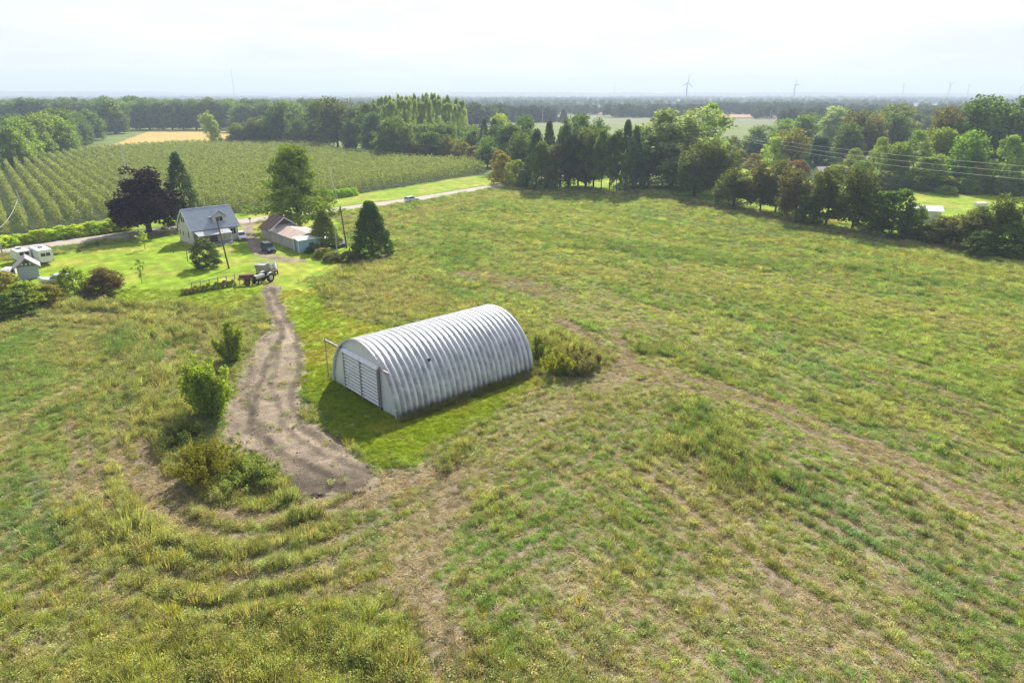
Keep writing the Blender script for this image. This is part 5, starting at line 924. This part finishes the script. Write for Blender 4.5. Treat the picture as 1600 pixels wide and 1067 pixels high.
# flower strip with a low rail
a, b = g(283, 461), g(368, 445); n = 13
for i in range(n):
    t = (i + .5) / n; px = 284 + (368 - 284) * t; py = 462 - 16 * t; tree(px, py, py - 6 - ri.random() * 6, 9, 'bush', ri.choice([(.10, .10, .04), (.12, .13, .04), (.14, .09, .05)]), 'small brownish plant in the strip along the low rail', 'garden_plant', 'plants in the strip along the low rail', 'plant')
a, b = g(300, 450), g(367, 437); L = math.hypot(b[0] - a[0], b[1] - a[1]); o = empty('rail_fence', (*a, 0), math.atan2(b[1] - a[1], b[0] - a[0]), 'low wooden rail fence behind the garden strip on the lawn', 'fence')
MB().box(0, L, -.04, .04, .75, .87).build('rail', M_POST, o)
for i in range(6): MB().box(L * i / 5 - .06, L * i / 5 + .06, -.06, .06, -.1, .95).build('post', M_POST, o)
# white shed and hidden houses beyond the hedge
(a, rz, w) = frame((1424, 345), (1458, 345)); o = empty('white_shed', (*a, 0), rz - .35, 'low building with bright white roof beyond the hedge on the pasture', 'shed'); o.scale = (1.25, 1.4, 1.25)
MB().prism([(0, 0), (0, 2.1), (1.8, 2.7), (3.6, 2.1), (3.6, 0)], 0, 5.0).build('wall', M_WHITE, o); MB().prism([(-.4, 2.05), (1.8, 2.78), (4.0, 2.05), (4.0, 2.17), (1.8, 2.92), (-.4, 2.17)], -.3, 5.4).build('roof', mat('bright_white_roof', (.82, .82, .84), .4, var=.04), o); MB().box(5.0, 5.03, 1.0, 2.6, .1, 1.9).build('door', M_DARK, o)
def house(px, py, L, D, ev, ap, wallm, roofm, label, rot=0):
    x, y = g(px, py); o = empty('house', (x, y, 0), rot, label, 'house')
    MB().prism([(0, 0), (0, ev), (D / 2, ap - .1), (D, ev), (D, 0)], 0, L).build('wall', wallm, o); k = (ap - ev) / (D / 2)
    MB().prism([(-.4, ev - .4 * k), (D / 2, ap), (D + .4, ev - .4 * k), (D + .4, ev - .4 * k + .15), (D / 2, ap + .18), (-.4, ev - .4 * k + .15)], -.4, L + .4).build('roof', roofm, o)
    for i in range(3): window(o, 1.2 + i * (L - 2.4) / 3, 1.2, 1.2, 1.2, 0)
    MB().box(L * .8, L * .8 + .9, -.06, 0, 0, 2.1).build('door', M_DARK, o); return o
house(1283, 286, 11, 8, 2.8, 5.2, mat('lilac_grey_siding', (.42, .40, .44), .8), mat('pale_roof', (.50, .45, .42), .7), 'grey sided house half hidden behind the pair of olive trees', .1)
house(1300, 252, 15, 10, 3.2, 7.0, M_WHITE, mat('dark_red_roof', (.16, .08, .07), .8, var=.2), 'house with dark red roof among the trees near the power lines', -.2)
house(1222, 256, 12, 8, 3, 5.6, M_GWALL, mat('grey_brown_roof', (.22, .17, .15), .8), 'brown roofed house behind the yellow leafed tree', .15)
x, y = g(1531, 328); o = empty('parked_trailer', (x, y, 0), .1, 'small white trailer at the far edge of the pasture', 'trailer'); MB().box(-1.4, 1.4, -.9, .9, .5, 2.0).build('body', M_WHITE, o, bevel=.1)
for s in (-1, 1): wheel(o, 0, s * .85, .3)
x, y = g(1532, 326)
# ------------------------------------------------------------------ poles and wires
M_POLE = mat('pole_wood', (.14, .11, .09), .9, var=.2); M_PGREY = mat('weathered_pole', (.42, .40, .37), .85, var=.15); M_WIRE = mat('wire', (.6, .6, .6), .9); M_WOODL = mat('pale_pole', (.62, .60, .56), .8)
def pole(px, by, ty, label, m, arm=True, lamp=False, lean=0, can=False, r=.15, dist=None):
    x, y = g(px, by); h = hz(ty, y); o = empty('utility_pole', (x, y, 0), 0, label, 'utility pole'); MB().tube((0, 0, -.3), (lean, 0, h), r, r * .7, 10).build('shaft', m, o)
    if arm:
        MB().box(lean - 1.0, lean + 1.0, -.06, .06, h - .7, h - .58).build('crossarm', m, o)
        for s in (-.85, 0, .85): MB().tube((lean + s, 0, h - .58), (lean + s, 0, h - .36), .05, .03, 6).build('insulator', M_WHITE, o)
    if can: MB().tube((lean + .32, -.1, h - 2.4), (lean + .32, -.1, h - 1.4), .22, n=12).build('transformer', M_RIM, o)
    if lamp: MB().tube((lean, 0, h - .1), (lean - 1.0, -.3, h + .15), .035, n=6).build('lamp_arm', M_RIM, o); MB().tube((lean - 1.05, -.32, h + .02), (lean - 1.05, -.32, h + .16), .22, .08, 10).build('lamp_head', M_WHITE, o)
    return Vector((x + lean, y, h))
p1 = pole(49, 357, 297, 'grey utility pole with transformer at the orchard end of the road', M_PGREY, False, can=True, lean=-1.5)
p0 = pole(5, 402, 343, 'grey utility pole at the left picture edge beside the road', M_PGREY, False)
p2 = pole(211, 345, 232, 'pale tall pole rising above the purple tree', M_WOODL, False, r=.2)
p3 = pole(523, 313, 264, 'grey utility pole on the orchard side of the road', M_PGREY, False, lean=-.8)
p4 = pole(542, 388, 321, 'dark brown utility pole between the yellowish and the dark cedar', M_POLE, False, lean=-.7)
p5 = pole(795, 272, 232, 'pale utility pole with crossarm where the road meets the tree row', M_WOODL, True, can=True)
pole(358, 420, 339, 'dark wooden yard pole with lamp in front of the farmhouse', M_POLE, False, True, lean=-1.0, r=.16)
pole(356, 345, 305, 'thin pale pole with a white lamp behind the farmhouse roof', M_WOODL, False, True, r=.08)
pole(528, 408, 352, 'short pale grey pole standing in the brush beside the dark car', M_PGREY, False, r=.13)
pole(848, 192, 170, 'small far pole in front of the dark far spruces', M_WOODL, False, r=.3); pole(1203, 190, 174, 'small far pole in the hay field by the pale grain strip', M_WOODL, False, r=.3)
def wire(a, b, sag, label, cat='power line', r=.03, group=None):
    mb = MB(); n = 16; P = [a.lerp(b, i / n) - Vector((0, 0, sag * 4 * (i / n) * (1 - i / n))) for i in range(n + 1)]
    for p, q in zip(P[:-1], P[1:]): mb.tube(p, q, r, n=5, cap=False)
    return tag(mb.build('power_line', M_WIRE), label, cat, group)
wire(p1 - Vector((0, 0, 2)), p0 - Vector((0, 0, 2)), 1.0, 'slack wire between the two grey poles at the left edge of the road')
wire(p3, p1 + Vector((0, 0, -.3)), 2.2, 'thin wire along the orchard from the transformer pole to the next pole', r=.015)
wire(p3, p5 + Vector((0, 0, -.5)), 2.0, 'thin wire along the road towards the pole at the tree row', r=.015); wire(p4, p3, .8, 'thin service wire crossing the road to the dark brown pole', r=.015)
def P3(px, py, z): x, y = g(px, py, z); return Vector((x, y, z))
def atd(px, py, y): return Vector(((px - 800) * y / (F * CP - (py - 533.5) * SP), y, hz(py, y)))
pole(1112, 238, 202, 'far utility pole carrying the lines behind the poplar', M_PGREY, True, r=.2)
for i, (a, b, s, lb) in enumerate((((1112, 203), (1640, 263), 1.5, 'uppermost of the pale power lines crossing the trees'), ((1112, 204.5), (1640, 273), 2.1, 'middle one of the pale power lines crossing the trees'), ((1112, 206), (1640, 284), 2.6, 'lowest of the pale power lines crossing the trees'))):
    wire(atd(*a, 385 + i), atd(*b, 150 + i * .6), s, lb, r=.028)
x, y = g(1640, 400); 
for (px, py, ty, lb) in ((271, 396, 380, 'thin clothes line post nearer the farmhouse wall'), (294, 411, 392, 'thin clothes line post nearer the round bush')):
    x, y = g(px, py); h = hz(ty, y); o = empty('clothes_line_post', (x, y, 0), .6, lb, 'post'); MB().tube((0, 0, -.1), (0, 0, h), .06, n=6).build('shaft', M_POLE, o); MB().box(-.5, .5, -.04, .04, h - .08, h).build('crossbar', M_POLE, o)
for px, py, lb in ((391, 349, 'small dark mailbox on a post beside the road at the drive'),):
    x, y = g(px, py); o = empty('mailbox', (x, y, 0), ha, lb, 'mailbox'); MB().box(-.05, .05, -.05, .05, -.1, 1.0).build('post', M_POLE, o); MB().prism([(-.14, 1.0), (-.14, 1.2), (0, 1.32), (.14, 1.2), (.14, 1.0)], -.3, .3).build('box', M_DARK, o)
x, y = g(1184, 333); o = MB().tube((0, 0, -.1), (0, 0, .5), .5, .42, 12).tube((0, 0, .5), (0, 0, .75), .42, .1, 12).build('plastic_tub', M_WHITE); o.location = (x, y, 0); tag(o, 'small white tub lying at the field edge under the tree row', 'tub')
# ------------------------------------------------------------------ masts and wind turbines
M_TURB = mat('turbine_grey', (.26, .28, .31), .5, var=.03)
def turbine(px, hubpy, y, rot, label, bl=44, sc=1.0):
    x = (px - 800) * y / 1140; h = hz(hubpy, y); o = empty('wind_turbine', (x, y, -8), math.radians(rot[1]), label, 'wind turbine', 'wind turbines on the horizon'); h += 8
    MB().tube((0, 0, 0), (0, 0, h), 3.3 * sc, 2.2 * sc, 14).build('tower', M_TURB, o); MB().box(-2, 2, -5, 6, h - 2, h + 2).build('nacelle', M_TURB, o, bevel=.5); hb = MB().tube((0, -5, h), (0, -8, h), 1.8, .5, 12).build('hub', M_TURB, o)
    for k in range(3):
        a = math.radians(rot[0] + k * 120); d = Vector((math.sin(a), 0, math.cos(a))); s = Vector((d.z, 0, -d.x)); c = Vector((0, -6.5, h)); mb = MB()
        for t0, t1, w0, w1 in ((.03, .2, 2.2 * sc, 4.0 * sc), (.2, 1, 4.0 * sc, 1.2 * sc)):
            A, B = c + d * bl * t0, c + d * bl * t1; y_ = Vector((0, .35, 0))
            for e in (1, -1): mb.q(A - s * w0 * .4 + y_ * e, A + s * w0 * .6 + y_ * e, B + s * w1 * .6 + y_ * e * .4, B - s * w1 * .4 + y_ * e * .4)
            mb.q(A - s * w0 * .4 + y_, A - s * w0 * .4 - y_, B - s * w1 * .4 - y_ * .4, B - s * w1 * .4 + y_ * .4); mb.q(A + s * w0 * .6 - y_, A + s * w0 * .6 + y_, B + s * w1 * .6 + y_ * .4, B + s * w1 * .6 - y_ * .4)
        mb.build('blade', M_TURB, o)
turbine(1074, 130, 3300, (5, 15), 'nearest wind turbine, its tower tallest on the skyline', 36, 1.15); turbine(1243, 132.5, 3700, (-25, 30), 'second wind turbine, right of the tallest one, blades crossed', 34, 1.1)
turbine(1413, 132, 4700, (10, 60), 'thin far wind turbine with one blade pointing up', 36); turbine(1485, 132, 4400, (60, 10), 'far wind turbine with two blades raised like a letter Y', 38); turbine(1515, 133, 4900, (0, 35), 'smaller far wind turbine next to the one with raised blades', 36); turbine(1597, 137, 5200, (20, 10), 'faintest wind turbine at the picture edge', 34)
def mast(px, ty, y, label):
    x = (px - 800) * y / 1140; h = hz(ty, y) + 8; o = empty('radio_mast', (x, y, -8), 0, label, 'mast'); mb = MB(); w = 1.3; c = [(w, 0), (-w * .5, w * .87), (-w * .5, -w * .87)]
    for cx_, cy_ in c: mb.tube((cx_, cy_, 0), (cx_ * .5, cy_ * .5, h), .22, n=5)
    n = int(h / 5)
    for i in range(n):
        k = 1 - .5 * i / n; k2 = 1 - .5 * (i + 1) / n
        for j in range(3): a, b = c[j], c[(j + 1) % 3]; mb.tube((a[0] * k, a[1] * k, h * i / n), (b[0] * k2, b[1] * k2, h * (i + 1) / n), .12, n=4)
    mb.build('lattice', mat('mast_red_white', (.45, .38, .38), .6), o); MB().tube((0, 0, h), (0, 0, h + 6), .15, n=5).build('antenna', M_RIM, o)
mast(364, 111, 2600, 'thin lattice radio mast above the long wood'); mast(961, 129, 3000, 'short lattice radio mast above the tree row')
# ------------------------------------------------------------------ weeds and grass of the field
def tuftmesh(name, n, r, h, w, rs, kind):
    V = []; Fq = []; lv = []
    if kind == 'blade':
        for i in range(n):
            a = rs.rand() * 6.283; q = r * rs.rand() ** .6; x, y = math.cos(a) * q, math.sin(a) * q; l = h * (.5 + .6 * rs.rand()); b = rs.rand() * 6.283; ln = l * .35 * rs.rand() + q * .3
            ca_, sa = math.cos(b), math.sin(b); k = len(V); tx, ty = x + math.cos(a) * ln, y + math.sin(a) * ln
            V += [(x - ca_ * w, y - sa * w, -.03), (x + ca_ * w, y + sa * w, -.03), (tx * .6 + x * .4 + ca_ * w * .8, ty * .6 + y * .4 + sa * w * .8, l * .65), (tx, ty, l)]; Fq.append((k, k + 1, k + 2, k + 3)); lv.append(rs.rand())
    elif kind == 'leaf':
        P = rs.normal(size=(n, 3)); P /= np.linalg.norm(P, axis=1)[:, None]; P *= (rs.rand(n) ** .5)[:, None]; P = P * [r, r, h * .5] + [0, 0, h * .5]; P[:, 2] = np.abs(P[:, 2])
        V, Fq = quads(P, np.full(n, w), rs); lv = rs.rand(n)
    elif kind == 'straw':
        for i in range(n):
            x, y = rs.normal(size=2) * r * .6; a = rs.rand() * 6.283; l = .12 + .25 * rs.rand(); z0, z1 = rs.rand() * .06, rs.rand() * .12; ca_, sa = math.cos(a), math.sin(a); k = len(V)
            V += [(x - ca_ * l - sa * w, y - sa * l + ca_ * w, z0), (x - ca_ * l + sa * w, y - sa * l - ca_ * w, z0), (x + ca_ * l + sa * w, y + sa * l - ca_ * w, z1), (x + ca_ * l - sa * w, y + sa * l + ca_ * w, z1)]; Fq.append((k, k + 1, k + 2, k + 3)); lv.append(rs.rand())
    return npmesh(name, V, Fq, M_TUFT, attrs={'lv': ('FLOAT', 'FACE', lv)})
T = []
for i in range(3): T.append(tuftmesh('grass_tuft', 60, .34, .9, .016, np.random.RandomState(i), 'blade'))
for i in range(3): T.append(tuftmesh('weed_tuft', 85, .32, 1.0, .085, np.random.RandomState(i + 9), 'leaf'))
for i in range(2): T.append(tuftmesh('broad_weed', 26, .26, .5, .17, np.random.RandomState(i + 19), 'leaf'))
for i in range(2): T.append(tuftmesh('straw_litter', 26, .45, .1, .014, np.random.RandomState(i + 29), 'straw'))
for i in range(2): T.append(tuftmesh('feather_tuft', 130, .30, 1.0, .05, np.random.RandomState(i + 39), 'leaf'))
rs = np.random.RandomState(21)
DENS = 17.0; Ys, Xs = [], []
yb = 16.0
while yb < 300:
    y2 = yb * 1.06; hw = .86 * y2 + 16; den = DENS * min(1, (55 / yb) ** 1.25); n = int((y2 - yb) * 2 * hw * den)
    Ys.append(rs.uniform(yb, y2, n)); Xs.append(rs.uniform(-hw, hw, n)); yb = y2
x = np.concatenate(Xs); y = np.concatenate(Ys)
wx = x + (fbm(x / 1.5, y / 1.5 + 2, 4) - .5) * 2 * wob; wy = y + (fbm(x / 1.5 + 21, y / 1.5, 4) - .5) * 2 * wob
bey = (y > np.interp(x, RX, RY) - 4.5) | ((x > RX[-1]) & (y > 245 - (x - RX[-1]) * .55 + 30))
inl = inpoly(wx, wy, YARD) | inpoly(wx, wy, PASTURE); intr = inpoly(wx, wy, TRACK) | (dline(wx, wy, PATH2) < .9) | (dline(wx, wy, DRIVE) < 1.5)
intr &= ~((rs.rand(len(x)) < .07) & (fbm(x / 1.4 + 90, y / 1.4, 4) > .58)); wj = wx + rs.normal(size=len(x)) * .8; yj = wy + rs.normal(size=len(x)) * .8; inl = inpoly(wj, yj, YARD) | inpoly(wx, wy, PASTURE)
ok = ~bey & ~inl & ~intr
x, y = x[ok], y[ok]; c_, cov, h_ = field_at(x, y); n = len(x); u = rs.rand(n)
veg = u < cov ** 1.3; dist = np.hypot(x, y)
keep = veg | (rs.rand(n) < .45); far_ = np.clip(dist / 60, 1, 4)
tall = h_ > .55; r1 = rs.rand(n)
ind = np.where(veg, np.where(r1 < .30, rs.randint(0, 3, n), np.where(r1 < .55, rs.randint(3, 6, n), np.where((r1 < .68) & ~tall, rs.randint(6, 8, n), rs.randint(10, 12, n)))), rs.randint(8, 10, n))
hv_ = h_ * (.55 + .9 * rs.rand(n) ** 1.5) * (1 + .12 * (far_ - 1)); wv = (.55 + .7 * rs.rand(n)) * (.75 + .6 * np.clip(h_, 0, 1)) * far_ ** .55
sc = np.stack([wv, wv, np.where(veg, hv_, wv)], 1)
j = (.60 + 1.2 * rs.rand(n))[:, None]; hue = (rs.rand(n) - .5)[:, None] * np.array([.22, .0, -.1])
cc_ = c_ * j * (1 + hue); yel = (rs.rand(n) < .035)[:, None]; cc_ = np.where(yel, np.array([.34, .32, .04]), cc_)
pale = (rs.rand(n) < .10)[:, None] & (h_[:, None] > .3); cc_ = np.where(pale, np.array([.36, .29, .14]) * j, cc_)
cc_ = np.where(~veg[:, None], np.array([.46, .37, .22]) * (.55 + .6 * rs.rand(n))[:, None], cc_)
P = np.stack([x, y, height(x, y) - .02], 1)[keep]
rt = np.stack([(rs.rand(n) - .5) * .3, (rs.rand(n) - .5) * .3, rs.rand(n) * 6.28], 1)
print('weeds', len(P))
instancer('field_weeds', P, rt[keep], sc[keep], ind[keep], cc_[keep], T, label='mixed green, olive and straw coloured weeds, grass and crop litter over the open field', cat='weeds')
# clods and stones of the dirt track
CL = []
M_CLOD = mat('clod', (.20, .165, .13), .95, var=.3, nscale=9)
for i in range(3):
    r_ = np.random.RandomState(i + 70); th = np.linspace(0, 2 * np.pi, 8)[:-1]; vv = [(0, 0, .9)] + [(math.cos(t) * (.8 + .4 * r_.rand()), math.sin(t) * (.8 + .4 * r_.rand()), .35 * r_.rand()) for t in th]
    me = bpy.data.meshes.new('clod'); me.from_pydata(vv, [], [(0, 1 + k, 1 + (k + 1) % 7) for k in range(7)]); me.materials.append(M_CLOD); CL.append(me)
n = 26000; x = rs.uniform(-42, -4, n); y = rs.uniform(42, 116, n); inn = inpoly(x, y, TRACK) & (rs.rand(n) < sst(fbm(x / 1.5 + 50, y / 1.5, 4), .42, .66)); nr = dline(x, y, TRACK + [TRACK[0]]) < .9
kp = (inn | (nr & (rs.rand(n) < .5) & (y < 85))); x, y = x[kp], y[kp]; n = len(x); s_z = .03 + .10 * rs.rand(n) ** 3
instancer('dirt_clods', np.stack([x, y, height(x, y) - .01], 1), np.stack([0 * x, 0 * x, rs.rand(n) * 6.28], 1), np.stack([s_z, s_z, s_z * .8], 1), rs.randint(0, 3, n), np.ones((n, 3)) * .2, CL, label='loose clods and small stones of bare earth along the dirt track', cat='clods')
# short grass on the nearer lawn, and ragged tufts along the dirt track and the steel building
n = 90000; x = rs.uniform(-75, 12, n); y = rs.uniform(50, 140, n); kp = rs.rand(n) < np.clip((70 / y) ** 3, 0, 1) * (y < 108); x, y = x[kp], y[kp]; n = len(x)
wx = x + (fbm(x / 1.5, y / 1.5 + 2, 4) - .5) * 2 * wob; wy = y + (fbm(x / 1.5 + 21, y / 1.5, 4) - .5) * 2 * wob
qx = (x - QO[0]) * QAX[0] + (y - QO[1]) * QAX[1]; qy = (x - QO[0]) * QUX[0] + (y - QO[1]) * QUX[1]
inb = (qx > -.1) & (qx < QL + .1) & (np.abs(qy) < QR + .05)
ok = inpoly(wx, wy, YARD) & ~inpoly(wx, wy, TRACK) & ~inb
edge = (np.abs(np.abs(qy) - QR - .5) < .55) & (qx > 0) & (qx < QL)
x, y, edge = x[ok], y[ok], edge[ok]; n = len(x); a = sst(fbm(x / 6, y / 6, 4), .42, .72)[:, None]
cl = (np.array([.19, .29, .015]) * (1 - a) + np.array([.27, .30, .04]) * a) * (.8 + .75 * rs.rand(n))[:, None] * np.array([1.2, 1, 1.3])
hgt = np.where(edge, .45 + .5 * rs.rand(n), .10 + .16 * rs.rand(n) ** 2); cl = np.where(edge[:, None], np.array([.19, .19, .06]) * (.7 + .6 * rs.rand(n))[:, None], cl)
w_ = .7 + .6 * rs.rand(n)
instancer('lawn_grass', np.stack([x, y, np.zeros(n)], 1), np.stack([0 * x, 0 * x, rs.rand(n) * 6.28], 1), np.stack([w_, w_, hgt], 1), rs.randint(0, 6, n), cl, T, label='short bright green grass around the steel building and over the yard', cat='grass')
# ------------------------------------------------------------------ haze
HB = MB().box(-15600, 15600, -1500, 11500, -20, 190)
hm = bpy.data.materials.new('haze'); hm.use_nodes = True; t = hm.node_tree; t.nodes.clear(); pv = N(t, 'ShaderNodeVolumePrincipled'); pv.inputs['Color'].default_value = (.68, .81, 1, 1); pv.inputs['Density'].default_value = 2.6e-4; pv.inputs['Anisotropy'].default_value = .08
Lk(t, pv.outputs[0], N(t, 'ShaderNodeOutputMaterial').inputs['Volume'])
tag(HB.build('haze', hm), 'pale blue air haze over the land', 'haze', kind='stuff')
